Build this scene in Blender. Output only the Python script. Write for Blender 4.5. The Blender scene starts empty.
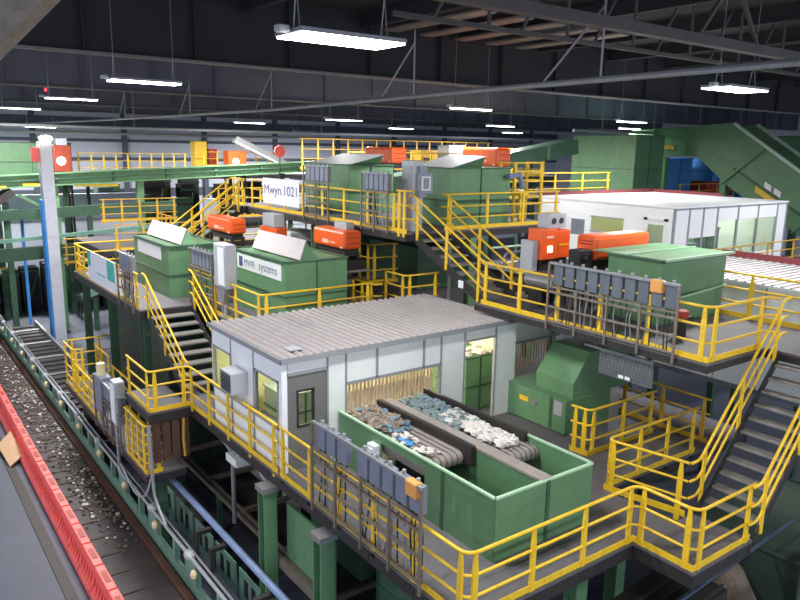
import bpy, math, random
from mathutils import Vector, Matrix
random.seed(7)
C = bpy.context.scene.collection
PI = math.pi
ORG = {}

# ------------------------------------------------------------------ materials
def lin(c):
    return tuple(((v/255)/12.92 if v/255 <= .04045 else ((v/255+.055)/1.055)**2.4) for v in c)
def mat(name, rgb, rough=.55, metal=0, var=.12, scale=3.0, bump=0, dirt=None, dirt_amt=.35, emit=0):
    m = bpy.data.materials.new(name); m.use_nodes = True
    nt = m.node_tree; b = nt.nodes['Principled BSDF']
    col = lin(rgb)
    b.inputs['Roughness'].default_value = rough; b.inputs['Metallic'].default_value = metal
    tc = nt.nodes.new('ShaderNodeTexCoord')
    n = nt.nodes.new('ShaderNodeTexNoise'); n.inputs['Scale'].default_value = scale
    n.inputs['Detail'].default_value = 6; n.inputs['Roughness'].default_value = .65
    nt.links.new(tc.outputs['Object'], n.inputs['Vector'])
    r = nt.nodes.new('ShaderNodeValToRGB'); nt.links.new(n.outputs['Fac'], r.inputs['Fac'])
    r.color_ramp.elements[0].position = .3; r.color_ramp.elements[1].position = .7
    r.color_ramp.elements[0].color = tuple(max(0, v*(1-var)) for v in col)+(1,)
    r.color_ramp.elements[1].color = tuple(min(1, v*(1+var)) for v in col)+(1,)
    out = r.outputs['Color']
    if dirt:
        n2 = nt.nodes.new('ShaderNodeTexNoise'); n2.inputs['Scale'].default_value = scale*2.7; n2.inputs['Detail'].default_value = 8
        nt.links.new(tc.outputs['Object'], n2.inputs['Vector'])
        r2 = nt.nodes.new('ShaderNodeValToRGB'); nt.links.new(n2.outputs['Fac'], r2.inputs['Fac'])
        r2.color_ramp.elements[0].position = .52; r2.color_ramp.elements[1].position = .75
        r2.color_ramp.elements[1].color = (dirt_amt,)*3+(1,)
        r2.color_ramp.elements[0].color = (0, 0, 0, 1)
        mx = nt.nodes.new('ShaderNodeMixRGB'); mx.inputs['Color2'].default_value = lin(dirt)+(1,)
        nt.links.new(r2.outputs['Color'], mx.inputs['Fac']); nt.links.new(out, mx.inputs['Color1']); out = mx.outputs['Color']
    nt.links.new(out, b.inputs['Base Color'])
    if bump:
        bp = nt.nodes.new('ShaderNodeBump'); bp.inputs['Strength'].default_value = bump
        nt.links.new(n.outputs['Fac'], bp.inputs['Height']); nt.links.new(bp.outputs['Normal'], b.inputs['Normal'])
    if emit:
        b.inputs['Emission Color'].default_value = col+(1,); b.inputs['Emission Strength'].default_value = emit
    return m
def glass(name, rgb, alpha=.25):
    m = bpy.data.materials.new(name); m.use_nodes = True
    nt = m.node_tree; nt.nodes.clear()
    o = nt.nodes.new('ShaderNodeOutputMaterial'); mx = nt.nodes.new('ShaderNodeMixShader')
    t = nt.nodes.new('ShaderNodeBsdfTransparent'); t.inputs['Color'].default_value = lin(rgb)+(1,)
    g = nt.nodes.new('ShaderNodeBsdfGlossy'); g.inputs['Roughness'].default_value = .08
    mx.inputs[0].default_value = .07; nt.links.new(t.outputs[0], mx.inputs[1]); nt.links.new(g.outputs[0], mx.inputs[2])
    nt.links.new(mx.outputs[0], o.inputs['Surface']); return m

GREEN = mat('green_paint', (98, 140, 102), .5, var=.10, scale=1.3, dirt=(70, 96, 66), dirt_amt=.35)
GREEN_SHADED = mat('shaded_green_paint', (46, 62, 52), .6, var=.2, scale=2, dirt=(40, 42, 38))  # green darkened so the shade of dim places sits in the colour
GREEN_D = mat('dark_green_paint', (62, 96, 74), .5, var=.15, scale=1.6, dirt=(45, 55, 42))
TEAL = mat('teal_green_paint', (118, 162, 146), .5, var=.12, scale=2, dirt=(60, 62, 54))
RIMG = mat('pale_grey_green_rim', (196, 214, 202), .5)
PALE_GREEN = mat('pale_green_edge', (172, 208, 176), .5, var=.06)
YELLOW = mat('yellow_paint', (240, 198, 46), .42, var=.07, scale=4, dirt=(150, 110, 40), dirt_amt=.35)
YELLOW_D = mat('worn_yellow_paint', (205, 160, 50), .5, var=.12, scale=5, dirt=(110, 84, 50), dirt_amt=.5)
ORANGE = mat('orange_enamel', (240, 98, 40), .35, var=.05, scale=1.5)
RED = mat('red_barrier_plastic', (255, 104, 98), .45, var=.08, scale=4, dirt=(190, 70, 60))
BROWNR = mat('brown_red_enamel', (150, 62, 44), .45)
RED_D = mat('dark_red_paint', (110, 42, 48), .55, var=.12)
REDB = mat('red_paint', (170, 52, 44), .5)
WHITE = mat('white_panel', (236, 239, 243), .5, var=.03, scale=1.2)
OFFWHITE = mat('offwhite_panel', (226, 232, 230), .5, var=.04, scale=1.5, dirt=(200, 202, 196), dirt_amt=.3)
TRIM = mat('grey_trim', (150, 154, 158), .45, .2, var=.06)
ROOF_SHADED = mat('roof_valley_shaded', (128, 121, 124), .6, var=.1, scale=2)  # valleys darker than the ribs: corrugation shading put into the colour
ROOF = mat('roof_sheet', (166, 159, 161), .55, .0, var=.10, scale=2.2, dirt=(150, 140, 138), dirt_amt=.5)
DOORG = mat('grey_door_paint', (112, 112, 110), .5, var=.05)
FLOOR_P = mat('platform_plate', (98, 96, 101), .6, .05, var=.12, scale=2.5, dirt=(88, 85, 84), dirt_amt=.6, bump=.1)
STEEL_D = mat('dark_steel', (56, 54, 54), .55, .3, var=.2, scale=3, dirt=(72, 58, 46), dirt_amt=.4)
STEEL = mat('grey_steel', (150, 152, 156), .4, .5, var=.12, scale=4)
STEEL_B = mat('brown_grey_steel', (132, 122, 112), .5, .3, var=.2, scale=5, dirt=(96, 78, 58), dirt_amt=.6)
POLE = mat('pale_column_paint', (204, 208, 220), .5, var=.08)
GALV = mat('galvanised', (168, 172, 178), .4, .4, var=.1, scale=6)
TREAD = mat('stair_tread_grating', (140, 138, 136), .6, .2, var=.15, scale=6)
BOXG = mat('grey_junction_box', (128, 134, 150), .45, .1, var=.12, scale=3)
BOXD = mat('dark_grey_junction_box', (98, 106, 116), .5, .1, var=.15)
BOXL = mat('light_grey_enclosure', (176, 180, 186), .45, .1, var=.05)
BLACK = mat('black_rubber', (34, 33, 34), .6, var=.2, scale=5, dirt=(70, 66, 62), dirt_amt=.4)
BELT = mat('worn_grey_belt', (150, 142, 138), .6, var=.12, scale=5, dirt=(110, 102, 98), dirt_amt=.5)
BELT_D = mat('belt_groove', (74, 68, 66), .7, var=.15)
RUST = mat('rusty_steel', (92, 66, 54), .75, .2, var=.25, scale=4, dirt=(60, 48, 42), dirt_amt=.7)
SLAT = mat('dark_slat_belt', (66, 62, 66), .55, .3, var=.25, scale=3, dirt=(92, 78, 66), dirt_amt=.5)
CONC = mat('concrete_floor', (74, 79, 96), .55, var=.12, scale=.8, dirt=(84, 86, 94), dirt_amt=.5)
CEIL = mat('ceiling_deck', (36, 36, 39), .85, var=.15, scale=.6)
GIRDER_SHADED = mat('girder_shaded', (40, 40, 44), .75, .0, var=.15, scale=.8)  # unlit side of the near girder, shade put into the colour
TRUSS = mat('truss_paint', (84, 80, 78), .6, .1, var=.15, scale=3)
GIRDER_LIT = mat('girder_lit_blue_grey', (104, 106, 122), .7, .0, var=.12, scale=.8)  # lamplit look of the farther webs put into the colour
GIRDER = mat('girder_paint', (80, 82, 94), .7, .0, var=.12, scale=.8)
GIRDER_L = mat('girder_flange', (120, 118, 116), .6, .1, var=.12, scale=1)
WALLM = mat('hall_wall', (206, 212, 228), .8, var=.08, scale=.5)
WALLB = mat('hall_wall_band', (92, 98, 112), .8, var=.1)
BLUE = mat('blue_paint', (56, 138, 212), .5, var=.12)
PIPE_D = mat('dark_blue_pipe', (62, 74, 94), .5, .2)
BLUE_P = mat('blue_pipe', (128, 148, 188), .4, .2, var=.1)
TRASH_W = mat('white_plastic_film', (212, 208, 204), .5, var=.12, scale=9)
TRASH_B = mat('blue_plastic_litter', (112, 134, 148), .5, var=.4, scale=8)
TRASH_D = mat('mixed_litter', (140, 126, 112), .7, var=.5, scale=11)
TRASH_G = mat('grey_green_litter', (120, 138, 140), .6, var=.4, scale=9)
LITTER_D = mat('dirty_litter', (104, 96, 90), .8, var=.4, scale=7)
CARD = mat('cardboard', (196, 160, 126), .8, var=.08)
STRIP = mat('strip_plastic', (206, 186, 156), .4, var=.25, scale=3, dirt=(150, 110, 76), dirt_amt=.7)
TEALSIGN = mat('teal_sign_print', (70, 190, 170), .5)
SIGNW = mat('sign_white', (238, 238, 246), .5, var=.02)
INK = mat('blue_ink', (70, 80, 130), .6)
LAMP = mat('lamp_diffuser', (255, 252, 248), .5, emit=14)
LAMP_S = mat('small_lamp', (255, 240, 220), .5, emit=6)
LAMP_R = mat('red_lamp', (255, 60, 70), .5, emit=2.5)
GLASS = glass('window_glass', (214, 224, 214))
MESHG = mat('wire_mesh_grey', (112, 118, 122), .5, .4, var=.15)
CREAM = mat('cream_interior', (226, 214, 170), .6, var=.08)

# ------------------------------------------------------------------ mesh builder
class MB:
    def __init__(s): s.v = []; s.f = []
    def add(s, vs, fs):
        k = len(s.v); s.v += [tuple(p) for p in vs]; s.f += [tuple(i+k for i in q) for q in fs]; return s
    def box(s, x0, x1, y0, y1, z0, z1):
        if x0 > x1: x0, x1 = x1, x0
        if y0 > y1: y0, y1 = y1, y0
        if z0 > z1: z0, z1 = z1, z0
        vs = [(x, y, z) for z in (z0, z1) for y in (y0, y1) for x in (x0, x1)]
        return s.add(vs, [(0, 2, 3, 1), (4, 5, 7, 6), (0, 1, 5, 4), (2, 6, 7, 3), (0, 4, 6, 2), (1, 3, 7, 5)])
    def prism(s, pts, d):
        n = len(pts); d = Vector(d); p = [Vector(q) for q in pts]
        nrm = Vector((0, 0, 0))
        for i in range(n): nrm += p[i].cross(p[(i+1) % n])
        if nrm.dot(d) < 0: p.reverse()
        vs = p+[q+d for q in p]
        fs = [tuple(range(n-1, -1, -1)), tuple(range(n, 2*n))]+[(i, (i+1) % n, n+(i+1) % n, n+i) for i in range(n)]
        return s.add(vs, fs)
    def bar(s, a, b, w, h, up=(0, 0, 1)):
        a = Vector(a); b = Vector(b); t = (b-a).normalized(); u = Vector(up)
        r = t.cross(u)
        if r.length < 1e-4: r = t.cross(Vector((0, 1, 0)))
        r.normalize(); u = r.cross(t).normalized()
        vs = []
        for p in (a, b):
            for i, j in ((-1, -1), (1, -1), (1, 1), (-1, 1)): vs.append(p+r*(i*w/2)+u*(j*h/2))
        return s.add(vs, [(0, 3, 2, 1), (4, 5, 6, 7), (0, 1, 5, 4), (1, 2, 6, 5), (2, 3, 7, 6), (3, 0, 4, 7)])
    def tube(s, path, r, n=6, caps=True):
        P = [Vector(p) for p in path]; N = len(P); rings = []; ref = None
        for i in range(N):
            t = (P[min(i+1, N-1)]-P[max(i-1, 0)]).normalized()
            if ref is None:
                ref = t.cross(Vector((0, 0, 1)))
                if ref.length < 1e-3: ref = t.cross(Vector((0, 1, 0)))
                ref.normalize()
            else:
                ref = (ref-t*ref.dot(t)).normalized()
            bi = t.cross(ref)
            rr = r[i] if isinstance(r, (list, tuple)) else r
            rings.append([P[i]+(ref*math.cos(2*PI*k/n)+bi*math.sin(2*PI*k/n))*rr for k in range(n)])
        vs = [q for g in rings for q in g]; fs = []
        for i in range(N-1):
            for k in range(n): fs.append((i*n+k, i*n+(k+1) % n, (i+1)*n+(k+1) % n, (i+1)*n+k))
        if caps: fs += [tuple(range(n-1, -1, -1)), tuple(range((N-1)*n, N*n))]
        return s.add(vs, fs)
    def cyl(s, a, b, r, n=14): return s.tube([a, b], r, n)
    def blob(s, c, rx, ry, rz, jag=.35, rings=5, seg=8, rng=random):
        vs = []; fs = []
        for i in range(rings+1):
            th = PI*i/rings
            for k in range(seg):
                ph = 2*PI*k/seg; q = 1+rng.uniform(-jag, jag)
                vs.append((c[0]+rx*q*math.sin(th)*math.cos(ph), c[1]+ry*q*math.sin(th)*math.sin(ph), c[2]+rz*q*math.cos(th)))
        for i in range(rings):
            for k in range(seg): fs.append((i*seg+k, (i+1)*seg+k, (i+1)*seg+(k+1) % seg, i*seg+(k+1) % seg))
        return s.add(vs, fs)
    def build(s, name, m, parent=None, bevel=0, smooth=False):
        o = root_of(parent); off = ORG.get(o.name, Vector((0, 0, 0))) if o else Vector((0, 0, 0))
        me = bpy.data.meshes.new(name)
        me.from_pydata([tuple(Vector(p)-off) for p in s.v], [], s.f); me.materials.append(m); me.update()
        if smooth:
            for p in me.polygons: p.use_smooth = True
        ob = bpy.data.objects.new(name, me); C.objects.link(ob)
        if parent: ob.parent = parent
        if bevel:
            b = ob.modifiers.new('bevel', 'BEVEL'); b.width = bevel; b.segments = 2; b.limit_method = 'ANGLE'
        return ob
def root_of(o):
    while o and o.parent: o = o.parent
    return o
def thing(name, label, cat, loc, group=None):
    o = bpy.data.objects.new(name, None); C.objects.link(o); o.location = loc; o.empty_display_size = .1
    ORG[o.name] = Vector(loc); o['label'] = label; o['category'] = cat
    if group: o['group'] = group
    return o
def tag(o, label, cat, group=None, kind=None):
    o['label'] = label; o['category'] = cat
    if group: o['group'] = group
    if kind: o['kind'] = kind
    return o
def struct(o): o['kind'] = 'structure'; return o
def B(*a): return MB().box(*a)
def fillet(path, r, closed=False):
    P = [Vector(p) for p in path]
    if len(P) < 3: return P
    out = [P[0]]
    for i in range(1, len(P)-1):
        a = P[i-1]-P[i]; b = P[i+1]-P[i]
        d = min(r, a.length*.45, b.length*.45)
        p0 = P[i]+a.normalized()*d; p2 = P[i]+b.normalized()*d
        for k in range(6):
            t = k/5; out.append(p0*(1-t)**2+P[i]*2*t*(1-t)+p2*t*t)
    out.append(P[-1]); return out
def lettering(txt, origin, right, up, height, m, parent, name='lettering', depth=.004, width=None):
    cu = bpy.data.curves.new(name, 'FONT'); cu.body = txt; cu.size = 1; cu.extrude = 0
    t = bpy.data.objects.new('tmp_text', cu); C.objects.link(t)
    dg = bpy.context.evaluated_depsgraph_get(); me = bpy.data.meshes.new_from_object(t.evaluated_get(dg))
    vs = [v.co.copy() for v in me.vertices]; fs = [tuple(p.vertices) for p in me.polygons]
    bpy.data.objects.remove(t); bpy.data.curves.remove(cu); bpy.data.meshes.remove(me)
    if not vs: return
    x1 = max(v.x for v in vs); y1 = max(v.y for v in vs); s = height/y1; sx = width/x1 if width else s
    right = Vector(right).normalized(); up = Vector(up).normalized(); o = Vector(origin)
    return MB().add([o+right*v.x*sx+up*v.y*s for v in vs], fs).build(name, m, parent)

# ------------------------------------------------------------------ railings
RH = 1.07
def post_mb(p, d, h=RH, w=.1):
    p = Vector(p); d = Vector(d).normalized(); n = Vector((-d.y, d.x, 0))
    prof = [(-w/2, -.12), (w/2, -.12), (w/2, h*.72), (w*.26, h-.02), (-w*.26, h-.02), (-w/2, h*.72)]
    pts = [p+d*a+Vector((0, 0, b))-n*.02 for a, b in prof]
    return MB().prism(pts, n*.04)
def railing(path, label, spacing=1.25, r=.15, h=RH, toe=True, m=None, group=None, skip_posts=(), tube_r=.03, rails=(1., .66, .34)):
    m = m or YELLOW
    t = thing('guard_railing', label, 'railing', path[0], group)
    rail_parts(t, path, spacing, r, h, toe, m, tube_r, rails); return t
def rail_parts(t, path, spacing=1.25, r=.15, h=RH, toe=True, m=None, tube_r=.024, rails=(1., .66, .34)):
    m = m or YELLOW
    P = [Vector(p) for p in path]
    for k, q in enumerate(rails):
        pp = [p+Vector((0, 0, h*q)) for p in P]
        MB().tube(fillet(pp, r), tube_r if k == 0 else tube_r*.85, 6).build('top_rail' if k == 0 else 'mid_rail', m, t, smooth=True)
    for a, b in zip(P, P[1:]):
        L = (b-a).length; d = (b-a).normalized()
        if L < .3: continue
        n = max(1, round((L-.3)/spacing)); e = min(.15, L/4)
        for i in range(n+1):
            post_mb(a+d*(e+(L-2*e)*i/n), d, h).build('post', m, t)
        if toe:
            MB().bar(a+Vector((0, 0, .05)), b+Vector((0, 0, .05)), .012, .13).build('toe_board', m, t)
def stair(name, label, a, dirv, width, run, rise, n, side, rails='both', m_rail=None, rail_ext=0):
    """a: bottom centre; dirv: horizontal unit vector upward"""
    a = Vector(a); d = Vector(dirv); s = Vector((-d.y, d.x, 0)); t = thing('steel_stair', label, 'stair', a)
    b = a+d*run+Vector((0, 0, rise))
    for k in (-1, 1):
        o = s*(k*width/2)
        pts = [a+o+Vector((0, 0, -.12)), a+o+Vector((0, 0, .13)), b+o+Vector((0, 0, .02)), b+o+Vector((0, 0, -.26))]
        MB().prism(pts, s*(k*.02)).build('stringer', STEEL_D, t)
    for i in range(1, n):
        p = a+d*(run*i/n)+Vector((0, 0, rise*i/n)); w = width/2-.03
        q = [p-s*w, p+s*w, p+s*w+d*(run/n*1.0), p-s*w+d*(run/n*1.0)]
        MB().prism([v+Vector((0, 0, -.05)) for v in q], Vector((0, 0, .05))).build('tread', TREAD, t)
    for k in (-1, 1):
        if rails != 'both' and k != rails: continue
        o = s*(k*(width/2+.03)); m = m_rail or YELLOW
        u = (b-a)
        hr = None
        for j, q in enumerate((1., .66, .34)):
            z = Vector((0, 0, RH*q)); sh = d*(-.12*(1-q))
            pp = fillet([a+o+z-d*.28+Vector((0, 0, 0)), a+o+z, b+o+z, b+o+z+d*.22], .18)
            ob = MB().tube(pp, .03 if j == 0 else .026, 6).build('handrail' if j == 0 else 'mid_rail', m, t if j == 0 else hr, smooth=True)
            if j == 0: hr = ob
        for f in (.06, .5, .94):
            p = a+o+u*f
            MB().bar(p-Vector((0, 0, .1)), p+Vector((0, 0, RH-.02)), .04, .08, up=d).build('post', m, hr)
    return t

# ------------------------------------------------------------------ platforms
def platform(label, rects, z, loc, beams=True, beam_h=.24, legs=()):
    t = thing('platform_deck', label, 'platform', loc)
    f = MB()
    for x0, x1, y0, y1 in rects: f.box(x0, x1, y0, y1, z-.05, z)
    f.build('floor_plate', FLOOR_P, t)
    for x0, x1, y0, y1 in rects:
        e = MB()
        for (a, b) in (((x0+.04, y0), (x0+.04, y1)), ((x1-.04, y0), (x1-.04, y1)), ((x0, y0+.04), (x1, y0+.04)), ((x0, y1-.04), (x1, y1-.04))):
            e.bar((a[0], a[1], z-.05-beam_h/2), (b[0], b[1], z-.05-beam_h/2), .06, beam_h)
        e.build('edge_beam', STEEL_D, t)
        j = MB(); n = int((y1-y0)/1.2)
        for i in range(1, n): j.bar((x0, y0+(y1-y0)*i/n, z-.16), (x1, y0+(y1-y0)*i/n, z-.16), .06, .2)
        if n > 1: j.build('joist', STEEL_D, t)
    for x, y in legs: B(x-.1, x+.1, y-.1, y+.1, -4, z-.05-beam_h).build('support_leg', GREEN_D, t)
    return t
def column(x, y, z0, z1, label, w=.24, m=None, cap=False, group=None):
    t = thing('steel_column', label, 'column', (x, y, z0), group); m = m or GREEN_D; k = w/2
    MB().box(x-k, x+k, y-k, y-k+.03, z0, z1).box(x-k, x+k, y+k-.03, y+k, z0, z1).box(x-.02, x+.02, y-k+.03, y+k-.03, z0, z1).build('shaft', m, t)
    B(x-k-.06, x+k+.06, y-k-.06, y+k+.06, z0, z0+.03).build('base_plate', m, t)
    if cap: B(x-k-.04, x+k+.04, y-k-.04, y+k+.04, z1, z1+.12).build('cap', STEEL, t)
    return t
# ------------------------------------------------------------------ cable rack on a left-facing rail (plane x)
def rack(label, x, y0, y1, z0, ztop, nbox, box_h=.48, lo_rails=(.36, .72), beacon=None, boxm=None, gap=None):
    t = thing('cable_rack', label, 'rack', (x, y0, z0))
    m = STEEL_B; L = y1-y0
    for q in (0,)+tuple(lo_rails):
        zz = z0+.1+(ztop-box_h-z0)*q
        MB().bar((x, y0, zz), (x, y1, zz), .05, .04).build('rail', m, t)
    MB().bar((x, y0, ztop), (x, y1, ztop), .06, .05).build('rail', STEEL, t)
    MB().bar((x, y0, ztop-box_h-.04), (x, y1, ztop-box_h-.04), .05, .04).build('rail', m, t)
    n = max(2, round(L/.8))
    for i in range(n+1):
        yy = y0+L*i/n
        MB().bar((x-.02, yy, z0-.1), (x-.02, yy, ztop if i in (0, n) else ztop-box_h), .045, .045, up=(1, 0, 0)).build('upright', m, t)
    w = L/(nbox+(1 if gap else .3))
    for i in range(nbox):
        c = y0+w*(.6+i)+(w*.8 if gap is not None and i >= gap else 0)
        b = B(x+.03, x+.16, c-w*.4, c+w*.4, ztop-box_h, ztop-.02).build('junction_box', boxm or BOXG, t, bevel=.012)
        MB().tube([(x+.09, c, ztop-.02), (x+.09, c, ztop+.07)], .035, 6).build('cable_gland', GALV, b)
        rr = random.Random(i*7+int(y0*10))
        for q in (-.25, .05, .28):
            c2 = c+w*q
            MB().tube([(x+.09, c2, ztop-box_h), (x+.08+rr.uniform(-.05, .05), c2+rr.uniform(-.08, .08), ztop-box_h-.4), (x+.08, c2+rr.uniform(-.1, .1), z0+.02)], .014, 5).build('cable', STEEL if rr.random() < .5 else BLACK, b)
    if beacon:
        yy = beacon; B(x-.05, x+.1, yy-.14, yy+.14, ztop-.22, ztop+.04).build('control_box', mat_beacon, t, bevel=.03)
    return t
mat_beacon = mat('amber_control_box', (226, 160, 84), .45, var=.06)
# ------------------------------------------------------------------ hopper bin
def hopper(label, x0, x1, y0, y1, z0, z1, lid=None, lidm=None, seams=2, m=None, sign=None, flange=.05, name='sorting_hopper'):
    m = m or GREEN
    t = thing(name, label, 'hopper', (x0, y0, z0))
    B(x0, x1, y0, y1, z0, z1).build('body', m, t, bevel=.01)
    f = MB()
    for (a, b) in (((x0, y0), (x1, y0)), ((x0, y1), (x1, y1)), ((x0, y0), (x0, y1)), ((x1, y0), (x1, y1))):
        f.bar((a[0], a[1], z1+.01), (b[0], b[1], z1+.01), flange*2, .05)
    f.build('top_flange', GREEN_D if m is GREEN else m, t)
    s = MB()
    zz = z0+(z1-z0)*.45
    s.box(x0-.03, x0-.001, y0, y1, zz-.02, zz+.02).box(x0, x1, y0-.03, y0-.001, zz-.02, zz+.02)
    for k in range(1, seams): 
        xx = x0+(x1-x0)*k/seams; s.box(xx-.02, xx+.02, y0-.03, y0-.001, z0, z1)
    s.build('stiffener', GREEN_D, t)
    if lid:
        # slanted lid hinged along y on top: (xa, za) low edge -> (xb, zb) high edge, ya..yb, skew
        xa, za, xb, zb, ya, yb, sk = lid
        pts = [(xa, ya, za), (xa, yb, za), (xb, yb+sk, zb), (xb, ya+sk, zb)]
        MB().prism(pts, (.03, 0, -.02)).build('lid', lidm or GALV, t)
        MB().prism([(xa, ya+.03, z1+.02), (xb, ya+.03+sk, zb-.03), (xb+.2, ya+.03, z1+.02)], (0, .02, 0)).build('lid_gusset', m, t)
        MB().prism([(xa, yb-.05, z1+.02), (xb, yb-.05+sk, zb-.03), (xb+.2, yb-.05, z1+.02)], (0, .02, 0)).build('lid_gusset', m, t)
    return t
# =================================================================== SETTING
G = -4.0
struct(B(-12, 75, -8, 66, G-.2, G).build('floor', CONC))
struct(B(-12, 75, 64, 64.3, G, 11).build('wall_back', WALLM))
struct(B(72, 72.3, -8, 64, G, 11).build('wall_right', WALLM))
struct(B(-12, 75, -8, 66, 11.0, 11.2).build('ceiling', CEIL))
w = MB()
for z0, z1 in ((2.2, 2.9), (5.2, 5.5), (6.75, 7.0), (8.0, 8.7)): w.box(-12, 72, 63.9, 64, z0, z1)
for i in range(12): w.box(-10+7*i, -9.6+7*i, 63.7, 64, G, 11)
struct(w.build('trim_1', WALLB))

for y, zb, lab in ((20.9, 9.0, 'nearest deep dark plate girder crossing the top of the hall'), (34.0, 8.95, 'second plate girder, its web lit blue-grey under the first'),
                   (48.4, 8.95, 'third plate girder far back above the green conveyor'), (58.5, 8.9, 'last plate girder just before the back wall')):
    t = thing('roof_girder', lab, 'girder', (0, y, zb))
    gm = GIRDER_SHADED if y < 22 else GIRDER_LIT  # same steel, shaded tone in front, lit tone behind
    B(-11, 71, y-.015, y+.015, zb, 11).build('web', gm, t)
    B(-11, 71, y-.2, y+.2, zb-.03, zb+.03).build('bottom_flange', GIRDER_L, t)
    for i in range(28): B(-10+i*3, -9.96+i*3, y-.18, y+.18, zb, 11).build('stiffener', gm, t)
# purlins (along y) under the deck
for i in range(14):
    x = -3+i*4.2
    o = MB().box(x-.05, x+.05, -6, 63, 10.55, 10.98).box(x-.11, x+.11, -6, 63, 10.5, 10.56).build('roof_purlin', GIRDER_SHADED)
    tag(o, 'long dark purlin running front to back under the roof deck', 'purlin', 'roof purlins')
# open web truss near the camera
t = thing('roof_truss', 'open-web roof truss crossing the upper right close to the camera', 'truss', (8, 9, 9))
MB().bar((6.5, 9, 9.0), (34, 9, 9.0), .22, .2).build('bottom_chord', TRUSS, t)
MB().bar((6.5, 9, 10.4), (34, 9, 10.4), .16, .16).build('top_chord', TRUSS, t)
for i in range(11):
    x = 7+i*2.4
    MB().bar((x, 9, 9.05), (x+1.2, 9, 10.4), .07, .07).bar((x+1.2, 9, 10.4), (x+2.4, 9, 9.05), .07, .07).build('web_member', TRUSS, t) if i % 3 == 0 else None
t = thing('roof_truss', 'lighter roof truss with thin rods behind the near truss', 'truss', (8, 12, 9))
MB().bar((9, 12.5, 9.35), (34, 12.5, 9.35), .1, .1).build('bottom_chord', TRUSS, t)
for i in range(9):
    x = 10+i*2.6
    MB().bar((x, 12.5, 9.35), (x+1.0, 12.5, 10.9), .06, .06).bar((x+1.6, 12.5, 9.35), (x+1.6, 12.5, 10.9), .06, .06).build('web_member', TRUSS, t)
t = thing('roof_deck', 'pale roof deck strips showing between the joists at top centre', 'roof deck', (13, 15, 10.4))
for i in range(5): B(14.2+i*1.5, 14.75+i*1.5, 15.6, 20.3, 10.42, 10.48).build('deck_strip', STEEL_B, t)
# pipes
t = thing('sprinkler_pipe', 'long thin grey pipe crossing below the girders with braced hangers', 'pipe', (11.4, 30, 8))
MB().tube([(10.9, 4, 8.0), (11.4, 12.5, 8.0), (12.6, 25.4, 8.0), (12.0, 45, 8.0), (10.5, 62, 8.0)], .06, 8).build('pipe', STEEL, t)
for y, x in ((9, 11.2), (15.2, 11.6), (25.2, 12.6), (33, 12.4), (42, 12.1)):
    MB().tube([(x, y, 8.05), (x, y, 9.6)], .025, 5).tube([(x, y+1.4, 8.05), (x, y, 9.3)], .022, 5).build('hanger', STEEL, t)
for (z, y, x0, x1, lab) in ((7.55, 46.2, -6, 60, 'pale horizontal pipe running across the far hall'), (7.25, 50.5, -6, 60, 'second pale pipe across the far hall, lower'), (7.9, 29, 34, 60, 'short pale pipe above the green chute at right')):
    t = thing('overhead_pipe', lab, 'pipe', (x0, y, z)); MB().tube([(x0, y, z), (x1, y, z+.1)], .09, 8).build('pipe', GALV, t)
    for k in range(5): xx = x0+(x1-x0)*(k+.5)/5; MB().tube([(xx, y, z+.1), (xx, y, 11)], .02, 4).build('hanger', STEEL, t)
tag(MB().bar((1.9, 6.65, 8.5), (.5, 7.35, 6.98), .3, .22).build('ceiling_brace', STEEL_B), 'brownish blurred brace cutting the top left corner close to the camera', 'brace')

# =================================================================== LIGHT FIXTURES
def fixture(x, y, z, label, group=None, power=500, L=1.9, w=.42, red=False):
    t = thing('hanging_light', label, 'ceiling light', (x, y, z), group)
    B(x-L/2, x+L/2, y-w/2, y+w/2, z+.03, z+.1).build('housing', STEEL, t, bevel=.01)
    B(x-L/2+.03, x+L/2-.03, y-w/2+.02, y+w/2-.02, z, z+.03).build('diffuser', LAMP, t)
    for k in (-1, 1):
        MB().tube([(x+k*L*.42, y-.1, z+.1), (x+k*L*.42, y, z+.75)], .012, 4).tube([(x+k*L*.42, y+.1, z+.1), (x+k*L*.42, y, z+.75)], .012, 4).tube([(x+k*L*.42, y, z+.75), (x+k*L*.42, y, 10.6)], .008, 4).build('hanger', STEEL, t)
    B(x-L/2-.2, x-L/2-.02, y-.12, y+.06, z+.04, z+.14).build('sensor', BOXL, t, bevel=.02)
    la = bpy.data.lights.new('lamp', 'AREA'); la.shape = 'RECTANGLE'; la.size = L; la.size_y = w; la.energy = power; la.color = (1, .985, .96)
    lo = bpy.data.objects.new('lamp_glow', la); C.objects.link(lo); lo.parent = t; lo.location = (0, 0, -.03)
    return t
fixture(6.28, 10.1, 8.3, 'large bright hanging light nearest, at top centre-left', L=1.9, w=.85)
fixture(6.5, 20.6, 8.3, 'bright twin-tube hanging light in front of the girder web, upper left', w=.6)
fixture(6.9, 30.9, 8.3, 'hanging light with a red lamp behind it, far upper left', power=1300)
fixture(6.95, 42.3, 8.3, 'small hanging light at the left edge of the picture', power=1300)
fixture(18.4, 10.45, 8.3, 'bright flat hanging light at upper right', w=.8)
fixture(18.4, 20.6, 8.12, 'small hanging light just below the long pipe, upper centre', w=.3)
fixture(28.3, 20.8, 8.0, 'small hanging light above the tall green container', w=.3)
fixture(19.4, 31.0, 7.95, 'hanging light above the far white hopper lid', power=1300)
fixture(30, 31.0, 8.0, 'far hanging light behind the right orange machine', power=1300)
fixture(19.5, 42, 8.0, 'far hanging light left of centre below the pipes', power=1300)
fixture(31, 42, 8.0, 'distant hanging light right of centre', power=1300)
fixture(42, 31, 8.2, 'distant hanging light above the green inclined chute', power=1300)
fixture(42, 42, 8.0, 'most distant hanging light at the right', power=1300)
fixture(10, 54, 7.6, 'distant glowing light above the left yellow railings', power=2600)
fixture(30, 54, 7.8, 'distant light close to the back wall', power=2600)
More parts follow.
